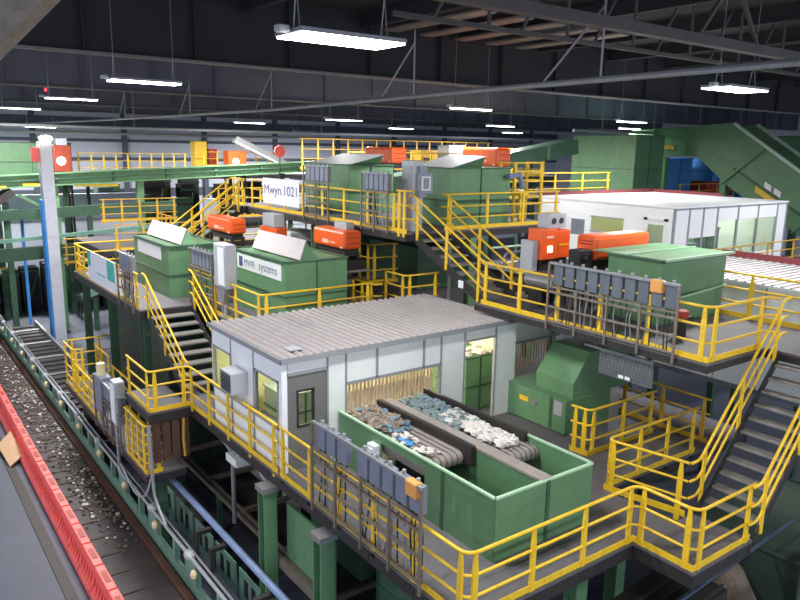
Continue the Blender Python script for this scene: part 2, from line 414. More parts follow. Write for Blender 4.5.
fixture(6.3, -.3, 8.3, 'hanging light of the same row, over the camera'); fixture(18.4, -.3, 8.3, 'hanging light of the same row, right of the camera'); fixture(30, 10.4, 8.2, 'hanging light beyond the right edge of the picture')
fixture(-5.5, 10.3, 8.3, 'hanging light beyond the left edge, near'); fixture(-5.5, 22, 8.3, 'hanging light beyond the left edge, middle')
tag(MB().blob((6.0, 30.9, 8.62), .05, .05, .07, .02).build('warning_lamp', LAMP_R), 'tiny red lamp above the far left hanging light', 'lamp')
def point(x, y, z, e, parent=None, col=(1, .93, .8), r=.2):
    la = bpy.data.lights.new('lamp', 'POINT'); la.energy = e; la.color = col; la.shadow_soft_size = r
    lo = bpy.data.objects.new('lamp_glow', la); C.objects.link(lo); lo.location = (x, y, z); return lo

# =================================================================== GROUND LEVEL LEFT
t = thing('slat_belt_conveyor', 'sunken dark steel slat belt running along the red barrier', 'conveyor', (4.6, 12, G))
B(3.95, 5.1, 9, 56, G, G+.05).build('belt', SLAT, t)
for i in range(46): B(3.97, 5.08, 9.3+i, 9.34+i, G+.05, G+.065).build('slat_joint', RUST, t)
B(5.1, 5.3, 9, 56, G, G+.16).build('side_rail', RUST, t, bevel=.02)
B(3.8, 3.95, 9, 56, G, G+.12).build('side_rail', STEEL_D, t)
def scatter(name, label, m, n, fn, seed, kind='stuff', cat='litter', jag=.35):
    rng = random.Random(seed); mb = MB()
    for i in range(n):
        x, y, z, a, b, c = fn(rng); mb.blob((x, y, z), a, b, c, jag, 4, 6, rng)
    o = mb.build(name, m); tag(o, label, cat, kind=kind); return o
def belt_litter(rng):
    y = 18+36*rng.random()**1.3; s = rng.uniform(.02, .065)
    if y < 24 and rng.random() < (24-y)/6: y += 14
    return (min(4.98, max(4.05, rng.gauss(4.68, .3))), y, G+.085, s, s*1.4, s*.4)
scatter('belt_litter', 'pale scraps strewn along the dark slat belt', TRASH_W, 260, belt_litter, 3)
scatter('belt_litter', 'grey-brown scraps strewn along the dark slat belt', LITTER_D, 1500, belt_litter, 5)
scatter('belt_litter', 'sparse blue scraps along the dark slat belt', TRASH_B, 40, belt_litter, 8)
# red barrier
def barrier(x, y, L=1.16):
    t = thing('plastic_barrier', 'red plastic water-filled barrier section in the row beside the slat belt', 'barrier', (x, y, G), 'red barrier sections along the belt')
    prof = [(-.26, 0), (.26, 0), (.26, .16), (.14, .42), (.11, .8), (-.11, .8), (-.14, .42), (-.26, .16)]
    MB().prism([(x+a, y+.02, G+b) for a, b in prof], (0, L-.04, 0)).build('body', RED, t, bevel=.02)
    B(x-.06, x+.06, y+.32, y+L-.32, G+.8, G+.812).build('top_slot', REDB, t)
    r = MB()
    for k in range(5): r.prism([(x-.27, y+.14+k*.22, G+.05), (x-.27, y+.2+k*.22, G+.05), (x-.15, y+.2+k*.22, G+.6), (x-.15, y+.14+k*.22, G+.6)], (.03, 0, 0))
    r.build('rib', RED, t)
    B(x-.09, x+.09, y-.06, y+.02, G+.15, G+.7).build('coupling', RED, t)
for i in range(22): barrier(3.58+(.006*max(0, i-10)), 13.2+i*1.18)
tag(B(2.85, 3.1, 6, 60, G, G+.03).build('floor_channel', STEEL_D), 'dark floor channel running left of the red barrier', 'channel')
t = MB().prism([(2.95, 25.6, G+.04), (3.42, 26.0, G+.2), (3.36, 28.0, G+.4), (2.85, 27.5, G+.15)], (0, 0, .05)).build('cardboard_sheet', CARD)
tag(t, 'torn cardboard sheet lying left of the red barrier', 'cardboard')

# side frame of the lower conveyor next to the belt
t = thing('chain_conveyor', 'teal steel conveyor side frame beside the slat belt with square openings', 'conveyor frame', (5.45, 12, G))
B(5.36, 5.44, 9, 45.4, G, G+.42).build('side_plate', TEAL, t)
B(5.36, 5.46, 9, 45.4, G+.95, G+1.08).build('top_rail', STEEL, t)
for i in range(25):
    y = 9.4+i*1.42; B(5.34, 5.46, y, y+.16, G+.42, G+.95).build('upright', TEAL, t)
    if y < 22: B(6.24, 6.28, y-.2, y+1.0, G, G+.85).build('inner_panel', TEAL, t); B(6.23, 6.24, y+.1, y+.3, G+.25, G+.7).build('slot', BLACK, t); B(6.23, 6.24, y+.5, y+.7, G+.25, G+.7).build('slot', BLACK, t)
    if i % 2 == 0: B(5.37, 5.43, y+.16, y+.8, G+.42, G+.95).build('panel', TEAL, t)
t = thing('cable_conduit', 'pale conduit with white junction fittings along the conveyor frame', 'conduit', (5.3, 12, -2.86))
MB().tube([(5.3, 9, -2.86), (5.3, 45.4, -2.86)], .045, 6).build('conduit', GALV, t)
MB().tube([(5.42, 9, -2.83), (5.42, 45.4, -2.83)], .03, 6).build('conduit', STEEL, t)
for i in range(12):
    y = 12.6+i*2.75; MB().blob((5.3, y, -2.84), .12, .2, .1, .12).build('junction_fitting', BOXL, t)
    MB().blob((5.22, y-.5, -3.08), .1, .1, .12, .1).build('bulb_guard', CREAM, t)
t = thing('roller_conveyor', 'dark roller conveyor bed running away between frames at lower left', 'conveyor', (6, 24, -3.1))
B(5.5, 6.75, 23.6, 42.6, -3.2, -3.1).build('bed', BLACK, t)
for i in range(26):
    y = 23.9+i*.72; MB().cyl((5.52, y, -3.06), (6.73, y, -3.06), .05, 6).build('roller', STEEL_D if i % 4 else STEEL, t)
B(6.75, 6.85, 23.6, 42.6, -3.3, -2.85).build('side_rail', STEEL, t)
for i in range(4): B(5.55, 5.65, 24+i*5, 24.1+i*5, G, -3.2).build('leg', GREEN_D, t)
# lower pipe and brackets
t = thing('air_pipe', 'blue-grey pipe on black brackets above the teal conveyor frame', 'pipe', (6.4, 9, -2.9))
MB().tube([(5.92, 7.4, -2.22), (5.92, 17.0, -2.22), (5.92, 18.8, -2.22)], .08, 8).build('pipe', BLUE_P, t)
for y in (9.75, 12.1, 14.4, 15.3): B(5.47, 6.0, y, y+.12, -2.4, -2.3).build('bracket', BLACK, t); B(5.47, 5.53, y, y+.12, -2.92, -2.4).build('bracket_post', BLACK, t)
t = thing('chain_conveyor', 'grey double-rail conveyor frame with dark pans under the lower platform', 'conveyor frame', (7, 9, -3))
for x in (6.95, 7.12): MB().bar((x, 8, -2.7), (x, 21, -2.7), .06, .1).build('rail', STEEL_B, t)
MB().bar((8.9, 8, -2.7), (8.9, 21, -2.7), .14, .12).build('rail', STEEL_D, t)
B(7.2, 8.8, 8, 21, -3.35, -3.3).build('pan', BLACK, t)
for i in range(6): B(7.1, 8.9, 9.4+i*2.3, 9.52+i*2.3, -2.78, -2.66).build('cross_beam', STEEL_B, t)
for i in range(5):
    for x in (7.05, 8.9): B(x-.06, x+.06, 9+i*2.9, 9.12+i*2.9, G, -2.75).build('leg', GREEN_D, t)
hopper('dark green trough under the lower platform between two columns', 7.5, 9.4, 11.3, 13.4, -2.2, -.7, m=GREEN_D, name='drop_trough')
hopper('dark green trough under the lower platform nearest the camera', 7.4, 9.4, 8.2, 10.6, -2.6, -.8, m=GREEN_D, name='drop_trough')
for x, y, lab, cap in ((6.2, 12.95, 'green column with grey cap under the platform, left of the pair', True), (6.2, 10.6, 'green column with grey cap under the platform, right of the pair', True),
                  (9.8, 7.6, 'green column under the front deck beneath the long green bin', False), (12.4, 8.6, 'green column beneath the open pit beside the stair', False), (11.8, 13.3, 'green column far under the lower platform', False), (15.1, 11.5, 'dark column under the right upper platform', False)):
    column(x, y, G, -.43 if cap else -.3, lab, .3, m=GREEN, cap=cap)

t = thing('side_plate', 'green plate between the two capped columns under the lower platform', 'panel', (6.6, 11, -2)); B(6.55, 6.6, 10.8, 12.75, -2.0, -.75).build('plate', GREEN, t); B(6.35, 6.6, 10.8, 12.75, -2.2, -2.0).build('channel', STEEL_B, t)
# =================================================================== LOWER PLATFORM  z = 0
platform('grey plate lower platform carrying the white sorting cabin and long green bin', [(6.3, 11.45, 6.76, 18.2), (11.45, 17, 8.35, 18.2), (10.2, 12.05, 5.6, 6.76), (5.22, 6.3, 17.6, 19.6), (6.3, 7.9, 18.2, 18.35)], 0, (6.3, 6.76, 0))
railing([(5.26, 19.5, 0), (5.26, 17.64, 0), (6.3, 17.64, 0), (6.33, 12.7, 0)], 'yellow railing around the stair foot bump-out and along the cabin left wall', spacing=1.2)
railing([(6.33, 12.6, 0), (6.33, 6.8, 0), (10.24, 6.8, 0), (10.24, 5.64, 0), (12.0, 5.64, 0)], 'long yellow railing around the front of the lower platform', spacing=1.2, r=.22)
railing([(14.7, 8.38, 0), (11.45, 8.38, 0), (11.8, 6.78, 0)], 'yellow railing around the open pit left of the near stair', spacing=1.1, r=.2)
railing([(14.9, 9.62, 0), (12.45, 9.62, 0), (12.4, 10.1, 0)], 'yellow railing with looped end in front of the green baler', spacing=1.0, r=.15)
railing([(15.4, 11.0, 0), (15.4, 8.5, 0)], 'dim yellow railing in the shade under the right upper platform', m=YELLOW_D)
rack('cable rack of grey junction boxes on the front left of the lower platform', 6.24, 7.75, 11.05, .05, 1.72, 8, beacon=8.0, gap=5)

t = thing('junction_box', 'pale box under the lower platform edge below the cabin', 'box', (6.4, 15, -1)); B(6.35, 6.75, 14.9, 15.5, -.75, -.55).build('body', OFFWHITE, t, .02); B(6.5, 6.6, 15.0, 15.1, -.55, -.26).build('hanger', STEEL, t)
tag(MB().tube(fillet([(6.7, 16.8, -.3), (6.7, 16.8, -.6), (6.7, 15.9, -.75), (6.7, 15.9, -2.7)], .25), .06, 8).build('drain_pipe', STEEL), 'grey bent pipe under the lower platform left of the capped columns', 'pipe')
tag(MB().tube(fillet([(6.8, 14.6, -.3), (6.8, 14.6, -.8), (6.8, 13.9, -.95), (6.8, 13.9, -2.7)], .25), .06, 8).build('drain_pipe', STEEL), 'grey bent pipe under the lower platform just left of the first capped column', 'pipe')
# --- stair near right
stair('s', 'near steel stair with yellow handrails climbing right to the upper platform', (12.1, 6.17, 0), (1, 0, 0), 1.12, 2.5, 2.8, 12, 1)

# --- cabin
def sorting_cabin():
    t = thing('sorting_cabin', 'white panelled sorting cabin with ribbed roof on the lower platform', 'cabin', (6.4, 12.6, 0))
    x0, x1, y0, y1, h = 6.42, 13.06, 12.62, 16.3, 2.42
    # roof
    B(x0-.06, x1+.08, y0-.08, y1+.05, h, h+.06).build('roof_deck', ROOF_SHADED, t)
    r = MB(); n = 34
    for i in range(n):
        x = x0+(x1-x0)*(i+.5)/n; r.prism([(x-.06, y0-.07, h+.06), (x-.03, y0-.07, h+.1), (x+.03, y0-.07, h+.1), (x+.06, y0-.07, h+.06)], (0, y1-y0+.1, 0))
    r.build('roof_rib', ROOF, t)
    e = MB().box(x0-.08, x1+.1, y0-.1, y0-.08, h-.02, h+.09).box(x0-.09, x0-.06, y0-.1, y1+.06, h-.02, h+.09); e.build('roof_edge', TRIM, t)
    # left wall
    def lw(ya, yb, za, zb, m=WHITE, n='wall_panel', th=.05): return B(x0, x0+th, ya, yb, za, zb).build(n, m, t)
    seams = [16.3, 15.15, 13.95, 12.68]
    for a, b in zip(seams[1:], seams): lw(a+.01, b-.01, 1.98, h-.02)
    lw(12.68, 16.3, 0, .95); lw(13.96, 15.14, .95, 1.98)
    for a, b in ((15.17, 16.2), (12.78, 13.9)):
        p = MB().box(x0-.01, x0+.06, a, a+.05, .95, 1.98).box(x0-.01, x0+.06, b-.05, b, .95, 1.98).box(x0-.01, x0+.06, a, b, .95, 1.0).box(x0-.01, x0+.06, a, b, 1.93, 1.98)
        f = p.build('window_frame', TRIM, t); B(x0+.02, x0+.03, a+.05, b-.05, 1.0, 1.93).build('pane', GLASS, f)
    s = MB()
    for y in seams[1:3]: s.box(x0-.015, x0, y-.02, y+.02, 0, h-.02)
    s.box(x0-.012, x0, 12.68, 16.3, .9, .95); s.build('joint_strip', TRIM, t)
    # front wall
    def fw(xa, xb, za, zb, m=WHITE, n='wall_panel'): return B(xa, xb, y0, y0+.05, za, zb).build(n, m, t)
    B(x0-.02, x0+.1, y0-.03, y0+.1, 0, h).build('corner_post', WHITE, t)
    fw(6.54, 7.48, 2.16, h-.02); fw(7.5, 7.93, 0, h-.02, OFFWHITE)
    for a, b in ((7.97, 8.74), (8.78, 10.06), (10.1, 10.58)): fw(a, b, 1.72, h-.02, OFFWHITE)
    fw(10.62, 11.33, 0, h-.02, OFFWHITE); fw(11.36, 12.36, 2.16, h-.02, OFFWHITE); fw(12.4, 13.1, 0, h-.02, OFFWHITE)
    s = MB()
    for x in (6.52, 7.49, 7.95, 10.6, 11.345, 12.38): s.box(x-.022, x+.022, y0-.02, y0+.06, 0, h-.02)
    for x in (8.76, 10.08): s.box(x-.03, x+.03, y0-.02, y0+.055, 1.7, h-.02)
    s.box(7.95, 10.6, y0-.02, y0+.055, 1.66, 1.73).box(6.52, 7.49, y0-.02, y0+.055, 2.1, 2.17).box(11.36, 12.38, y0-.02, y0+.055, 2.1, 2.16)
    s.build('trim_strip', TRIM, t)
    d = MB().box(6.55, 6.76, y0+.0, y0+.04, .02, 2.1).box(7.16, 7.46, y0, y0+.04, .02, 2.1).box(6.76, 7.16, y0, y0+.04, .02, .98).box(6.76, 7.16, y0, y0+.04, 1.74, 2.1).build('door', DOORG, t)
    d['label'] = 'grey door with a tall rounded window'
    f = MB().box(6.75, 6.79, y0-.015, y0+.05, .97, 1.75).box(7.13, 7.17, y0-.015, y0+.05, .97, 1.75).box(6.75, 7.17, y0-.015, y0+.05, .95, .99).box(6.75, 7.17, y0-.015, y0+.05, 1.72, 1.76)
    f.build('window_frame', BLACK, d); B(6.79, 7.13, y0+.02, y0+.026, .99, 1.72).build('pane', GLASS, d)
    MB().tube([(7.38, y0-.05, 1.0), (7.26, y0-.05, 1.0)], .015, 6).build('handle', STEEL, d)
    # back and right walls, inner floor
    B(x0, x1, y1-.05, y1, 0, h).build('back_wall', CREAM, t)
    B(x1-.05, x1, y0+.05, y1-.05, 0, h).build('side_wall', CREAM, t)
    B(x0+.06, x1-.06, y0+.06, y1-.06, h-.03, h-.01).build('inner_ceiling', CREAM, t)
    return t
sorting_cabin()
for x, lab in ((7.6, 'tube light inside the white sorting cabin behind its grey door'), (9.6, 'tube light inside the white sorting cabin above the strip curtain'), (11.9, 'tube light inside the white sorting cabin by its open doorway')):
    t = thing('tube_light', lab, 'light', (x, 14.6, 2.3)); B(x-.5, x+.5, 14.5, 14.7, 2.32, 2.39).build('body', BOXL, t); B(x-.48, x+.48, 14.53, 14.67, 2.29, 2.32).build('diffuser', LAMP_S, t)
    point(x, 14.6, 2.2, 140)
t = thing('strip_curtain', 'yellowed plastic strip curtain hanging in the cabin opening', 'curtain', (9.2, 12.75, 1.7))
rng = random.Random(4)
for i in range(26):
    x = 8.0+i*.1; a = rng.uniform(-.03, .03)
    MB().prism([(x, 12.76, 1.7), (x+.085, 12.78, 1.7), (x+.085+a, 12.8, .95+rng.uniform(0, .12)), (x+a, 12.76, .98+rng.uniform(0, .1))], (0, .006, 0)).build('strip', STRIP, t)
hopper('green sorting chute inside the cabin seen through the open doorway', 11.95, 12.95, 13.2, 14.6, .01, 1.45, seams=2, name='sorting_chute')
hopper('pale grey sorting chute inside the cabin behind its grey door', 7.5, 8.6, 14.6, 15.7, .01, .9, m=BOXL, name='sorting_chute')
scatter('litter_heap', 'pale litter on the chute inside the cabin doorway', TRASH_W, 40, lambda r: (r.uniform(12.0, 12.85), r.uniform(13.3, 14.5), 1.5, .13, .13, .08), 11, cat='litter')
t = thing('air_conditioner', 'beige boxy air conditioner mounted on the cabin left wall', 'air conditioner', (6.1, 14.6, 1.1))
B(6.02, 6.42, 14.25, 14.85, 1.3, 1.8).build('housing', BOXL, t, bevel=.015)
B(6.005, 6.02, 14.3, 14.8, 1.35, 1.75).build('grille', BLACK, t)
g = MB()
for i in range(6): g.box(5.998, 6.005, 14.3, 14.8, 1.38+i*.065, 1.392+i*.065)
g.build('louvre', STEEL, t)
MB().bar((6.05, 14.3, 1.28), (6.4, 14.3, 1.03), .03, .03).bar((6.05, 14.8, 1.28), (6.4, 14.8, 1.03), .03, .03).build('bracket', STEEL, t)
tag(B(6.75, 7.05, 12.9, 13.15, 2.525, 2.57).build('roof_vent_cap', BOXL, None, .01), 'small flat grey cap near the front corner of the cabin roof', 'cap')

# cabin extension to the right under the upper platform
t = thing('cabin_annex', 'white panel annex right of the cabin beneath the upper platform', 'cabin', (13.3, 12.9, 0))
B(13.3, 15.2, 13.0, 13.05, 1.7, 2.4).build('wall_panel', OFFWHITE, t); B(13.28, 13.34, 12.98, 13.07, 0, 2.4).build('trim_strip', TRIM, t); B(13.3, 15.2, 12.99, 13.06, 1.66, 1.72).build('trim_strip', TRIM, t)
B(13.3, 15.2, 14.6, 14.65, 0, 2.4).build('back_wall', CREAM, t)
t = thing('strip_curtain', 'plastic strip curtain right of the cabin behind the green baler', 'curtain', (14, 13.1, 1.7))
for i in range(16):
    x = 13.4+i*.1; MB().prism([(x, 13.1, 1.68), (x+.085, 13.12, 1.68), (x+.09, 13.13, .9), (x+.01, 13.1, .9)], (0, .006, 0)).build('strip', STRIP, t)
point(14.2, 14.0, 2.0, 25)

# --- long bin with two belts
t = thing('double_bin_conveyor', 'long open green steel bin with two belts feeding it from the cabin', 'conveyor bin', (7.7, 7.7, 0))
x0, x1, xm, y0, y1, h = 7.74, 10.16, 8.98, 7.72, 12.55, 1.14
def plate(a, b, z0=0, z1=h, th=.03): return MB().bar((a[0], a[1], (z0+z1)/2), (b[0], b[1], (z0+z1)/2), th, z1-z0)
plate((x0, y0), (x0, 9.55)).build('side_wall', GREEN, t); plate((x0, 9.55), (x0, 10.95), .96, h).build('side_wall', GREEN, t)
plate((x0, 10.95), (x0, y1)).build('side_wall', GREEN, t); B(x0+.35, x0+.4, 9.55, 10.95, 0, .85).build('inner_plate', BLACK, t)
plate((x1, y0), (x1, y1)).build('side_wall', GREEN, t); plate((x0, y0), (x1, y0)).build('end_wall', GREEN, t)
MB().box(xm-.13, xm+.13, y0, y1, 0, h-.03).build('divider', GREEN, t)
MB().box(xm-.14, xm+.14, y0, y1, h-.03, h+.02).build('divider_cap', BELT, t)
e = MB().bar((x0, y0, h), (x0, y1, h), .06, .035).bar((x1, y0, h), (x1, y1, h), .06, .035).bar((x0, y0, h), (x1, y0, h), .06, .035); e.build('rim', PALE_GREEN, t)
B(x0, x1, y0, 9.6, .02, .06).build('bin_floor', GREEN_D, t)
B(x0-.03, x0-.015, 9.0, 9.08, 0, h).build('seam_rib', GREEN_D, t); B(xm-.04, xm+.04, y0-.035, y0-.015, 0, h).build('seam_rib', GREEN_D, t)
for (xa, xb, ye, lab) in ((x0+.08, xm-.2, 9.75, 'left belt'), (xm+.2, x1-.07, 9.1, 'right belt')):
    n = 15; z = 1.02; prof = [(ye+.14*math.cos(a)-.0, z-.14+.14*math.sin(a)) for a in [PI/2+PI*k/8 for k in range(9)]]
    b = MB().prism([(xa, 12.6, z), *[(xa, p, q) for p, q in prof], (xa, 12.6, z-.28)], (xb-xa, 0, 0)).build('belt', BELT, t)
    r = MB()
    for i in range(7):
        x = xa+(xb-xa)*(i+.5)/7; r.bar((x, 12.6, z+.006), (x, ye, z+.006), .02, .012).tube([(x, p+(-.006 if p < ye else 0), q+.004) for p, q in prof], .01, 4)
    r.build('belt_groove', BELT_D, b)
B(xm-.26, xm-.15, 9.4, 12.55, .8, 1.2).build('belt_skirt', STEEL_D, t); B(x1-.12, x1-.04, 9.3, 12.55, .9, 1.22).build('belt_skirt', STEEL_D, t)
t = thing('drive_motor', 'black conveyor drive motor in the side cut-out of the long green bin', 'motor', (7.6, 10.2, .3))
MB().cyl((7.62, 9.75, .42), (7.62, 10.35, .42), .17).build('motor_body', BLACK, t, smooth=False)
B(7.5, 7.72, 10.3, 10.75, .3, .62).build('gearbox', STEEL_D, t, .02); MB().cyl((7.62, 9.68, .42), (7.62, 9.75, .42), .14).build('fan_cover', STEEL, t)
B(7.5, 7.74, 9.8, 10.7, 0.0, .27).build('mount', GREEN_D, t)
t = thing('control_box', 'small white box on the side of the long green bin', 'box', (7.6, 10.9, .5)); B(7.58, 7.72, 10.98, 11.24, .62, .92).build('body', WHITE, t, .015); B(7.56, 7.58, 11.05, 11.17, .7, .84).build('cover', OFFWHITE, t)
def lane(xa, xb, ya, yb, z, s):
    def fn(r): k = r.uniform(.6, 1.3)*s; return (r.uniform(xa, xb), r.uniform(ya, yb), z+r.uniform(0, .08), k, k*1.2, k*.6)
    return fn
scatter('plastic_heap', 'heap of white plastic film on the right belt of the long green bin', TRASH_W, 230, lane(9.35, 9.95, 9.3, 11.3, 1.05, .08), 21)
scatter('plastic_heap', 'grey-green bags piled on the right belt near the cabin', TRASH_G, 130, lane(9.25, 9.95, 10.5, 12.4, 1.05, .085), 22)
scatter('plastic_heap', 'blue bags on the right belt near the cabin', TRASH_B, 22, lane(9.25, 9.9, 10.8, 12.4, 1.08, .075), 23)
scatter('plastic_heap', 'blue bags on the left belt near the cabin', TRASH_B, 40, lane(7.95, 8.6, 10.9, 12.4, 1.06, .07), 24)
scatter('plastic_heap', 'mixed brown litter on the left belt by the strip curtain', TRASH_D, 120, lane(7.9, 8.65, 11.2, 12.5, 1.05, .08), 25)
scatter('plastic_heap', 'pale plastic at the end of the left belt', TRASH_W, 30, lane(7.9, 8.25, 9.75, 10.9, 1.04, .06), 26)
scatter('plastic_heap', 'bright blue scrap on the left belt rim', mat('bright_blue_scrap', (80, 150, 205), .5), 8, lane(7.92, 8.1, 10.3, 10.6, 1.06, .06), 27)

# --- baler under the upper platform
t = thing('baler', 'green baler with sloped hopper top under the right upper platform', 'baler', (12.9, 10.7, 0))
B(12.92, 14.6, 10.7, 12.75, .02, .86).build('body', GREEN, t, .01); B(12.9, 12.92, 11.12, 11.2, 0, .86).build('body_rib', GREEN_D, t)
MB().prism([(13.2, 10.75, .86), (13.2, 10.75, 1.25), (13.75, 10.75, 1.95), (15.3, 10.75, 1.95), (15.3, 10.75, .86)], (0, 1.2, 0)).build('hopper', GREEN, t, .01)
B(12.9, 12.915, 10.8, 11.05, .45, .8).build('control_plate', BOXL, t)
B(12.9, 12.912, 11.9, 12.2, .5, .62).build('data_plate', YELLOW, t); MB().cyl((12.89, 11.7, .55), (12.92, 11.7, .55), .08).build('gauge', STEEL, t)
t = thing('wire_mesh_guard', 'grey wire mesh guard slung below the upper platform edge', 'guard', (12.8, 9, 2.1))
m_ = MB()
for i in range(16): 
    y = 8.45+i*.085; m_.bar((12.85, y, 2.38), (12.85, y+.06, 1.85), .012, .012)
for i in range(7): m_.bar((12.85, 8.42, 1.86+i*.085), (12.85, 9.8, 1.86+i*.085), .012, .012)
m_.build('mesh', STEEL, t); B(12.86, 12.88, 8.42, 9.8, 1.85, 2.38).build('backing', MESHG, t); MB().bar((12.82, 8.4, 2.42), (12.82, 10.2, 2.42), .05, .05).build('frame', STEEL, t)
for k in (0, 1): B(12.83, 12.835, 8.95+k*.17, 9.08+k*.17, 1.88, 1.95).build('tag', SIGNW, t)

# right under-stair structure
t = thing('conveyor_drum', 'big dark drum below the stair landing', 'drum', (12.6, 5.9, -2)); MB().cyl((12.2, 5.5, -2.05), (13.8, 6.9, -2.05), .42, 20).build('drum', STEEL_B, t, smooth=False)
MB().cyl((12.1, 5.41, -2.05), (13.9, 6.99, -2.05), .08, 8).build('shaft', STEEL_D, t); B(12.4, 12.55, 5.6, 5.75, G, -2.2).build('bearing_stand', GREEN_D, t); B(13.5, 13.65, 6.6, 6.75, G, -2.2).build('bearing_stand', GREEN_D, t)
tag(MB().tube([(10.6, 6.1, -1.0), (15.4, 6.35, -1.0)], .045, 8).build('service_pipe', PIPE_D), 'dark blue pipe passing under the stair landing', 'pipe')
t = thing('steel_trestle', 'dark green braced trestle below the near stair at lower right', 'trestle', (14.5, 5.2, G))
for (x, y) in ((13.5, 5.2), (15.0, 5.2), (16.6, 5.2)): B(x-.07, x+.07, y-.07, y+.07, G, .9 if x > 14 else -.2).build('leg', GREEN_D, t)
MB().bar((13.5, 5.2, -3.6), (15.0, 5.2, -.6), .07, .07).build('brace', GREEN_D, t); MB().bar((15, 5.2, -3.6), (16.6, 5.2, -.6), .07, .07).build('brace', GREEN_D, t)
MB().bar((13.4, 5.2, -.35), (17, 5.2, -.35), .1, .12).build('beam', GREEN_D, t)
hopper('dark green tank below the near stair at the right edge', 14.2, 18, 5.6, 8, G+.01, -1.3, m=GREEN_SHADED, name='storage_tank')
t = thing('inclined_belt_conveyor', 'dark ribbed belt conveyor under the front edge of the lower platform', 'conveyor', (9.5, 6, -2))
MB().bar((7.2, 6.5, -1.75), (12, 6.5, -1.25), 1.2, .25).build('belt', BLACK, t)
for k in range(4): MB().bar((7.2, 6.0+k*.25, -1.6), (12, 6.0+k*.25, -1.1), .05, .05).build('belt_cleat', STEEL_D, t)
for x in (8, 11): B(x-.08, x+.08, 6.4, 6.56, G, -1.7).build('leg', GREEN_D, t)
# dark machinery filling the space under the decks
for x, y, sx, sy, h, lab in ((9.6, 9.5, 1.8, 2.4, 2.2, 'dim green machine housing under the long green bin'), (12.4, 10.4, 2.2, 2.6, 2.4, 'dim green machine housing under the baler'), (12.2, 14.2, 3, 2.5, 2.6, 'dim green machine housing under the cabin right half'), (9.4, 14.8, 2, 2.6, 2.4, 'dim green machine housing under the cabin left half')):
    hopper(lab, x, x+sx, y, y+sy, G+.01, G+h, m=GREEN_SHADED, name='machine_housing')
# =================================================================== RIGHT UPPER PLATFORM  z = 2.8
U1 = 2.8
platform('grey plate right upper platform with orange sorter and green hopper', [(12.5, 17.0, 7.05, 13.6), (14.62, 18.2, 5.3, 7.05)], U1, (12.5, 7.05, U1), beam_h=.15)
railing([(12.55, 13.4, U1), (12.55, 7.09, U1), (14.55, 7.09, U1), (14.62, 6.85, U1)], 'yellow railing along the front and end of the right upper platform', spacing=1.25, r=.3)
railing([(16.9, 13.4, U1), (16.9, 5.4, U1)], 'yellow railing along the far side of the right upper platform by the white cabin roof', spacing=1.6)
rack('long cable rack of grey boxes on the right upper platform railing', 12.46, 7.75, 11.05, U1-.05, 4.2, 10, box_h=.5, beacon=8.25, boxm=BOXD)
hopper('big green hopper box on the right upper platform', 14.35, 17.0, 9.4, 10.9, U1+.002, 4.27, seams=1, lid=None)
t = thing('hopper_lid', 'flat pale green lid on the big green hopper, right upper platform', 'lid', (14.3, 9.4, 4.3))
MB().prism([(14.3, 9.3, 4.31), (17.05, 9.3, 4.31), (17.05, 11.35, 4.31), (14.3, 11.35, 4.31)], (0, 0, .03)).build('sheet', GREEN, t); MB().bar((14.3, 9.28, 4.33), (17.1, 9.28, 4.33), .07, .06).build('edge', PALE_GREEN, t)
MB().bar((14.3, 10.3, 4.35), (17.05, 10.3, 4.35), .05, .04).build('edge', PALE_GREEN, t)
tag(MB().tube([(14.35, 9.35, 3.35), (17, 9.35, 3.52)], .025, 6).build('grab_bar', PALE_GREEN), 'thin pale bar across the face of the big green hopper', 'bar')
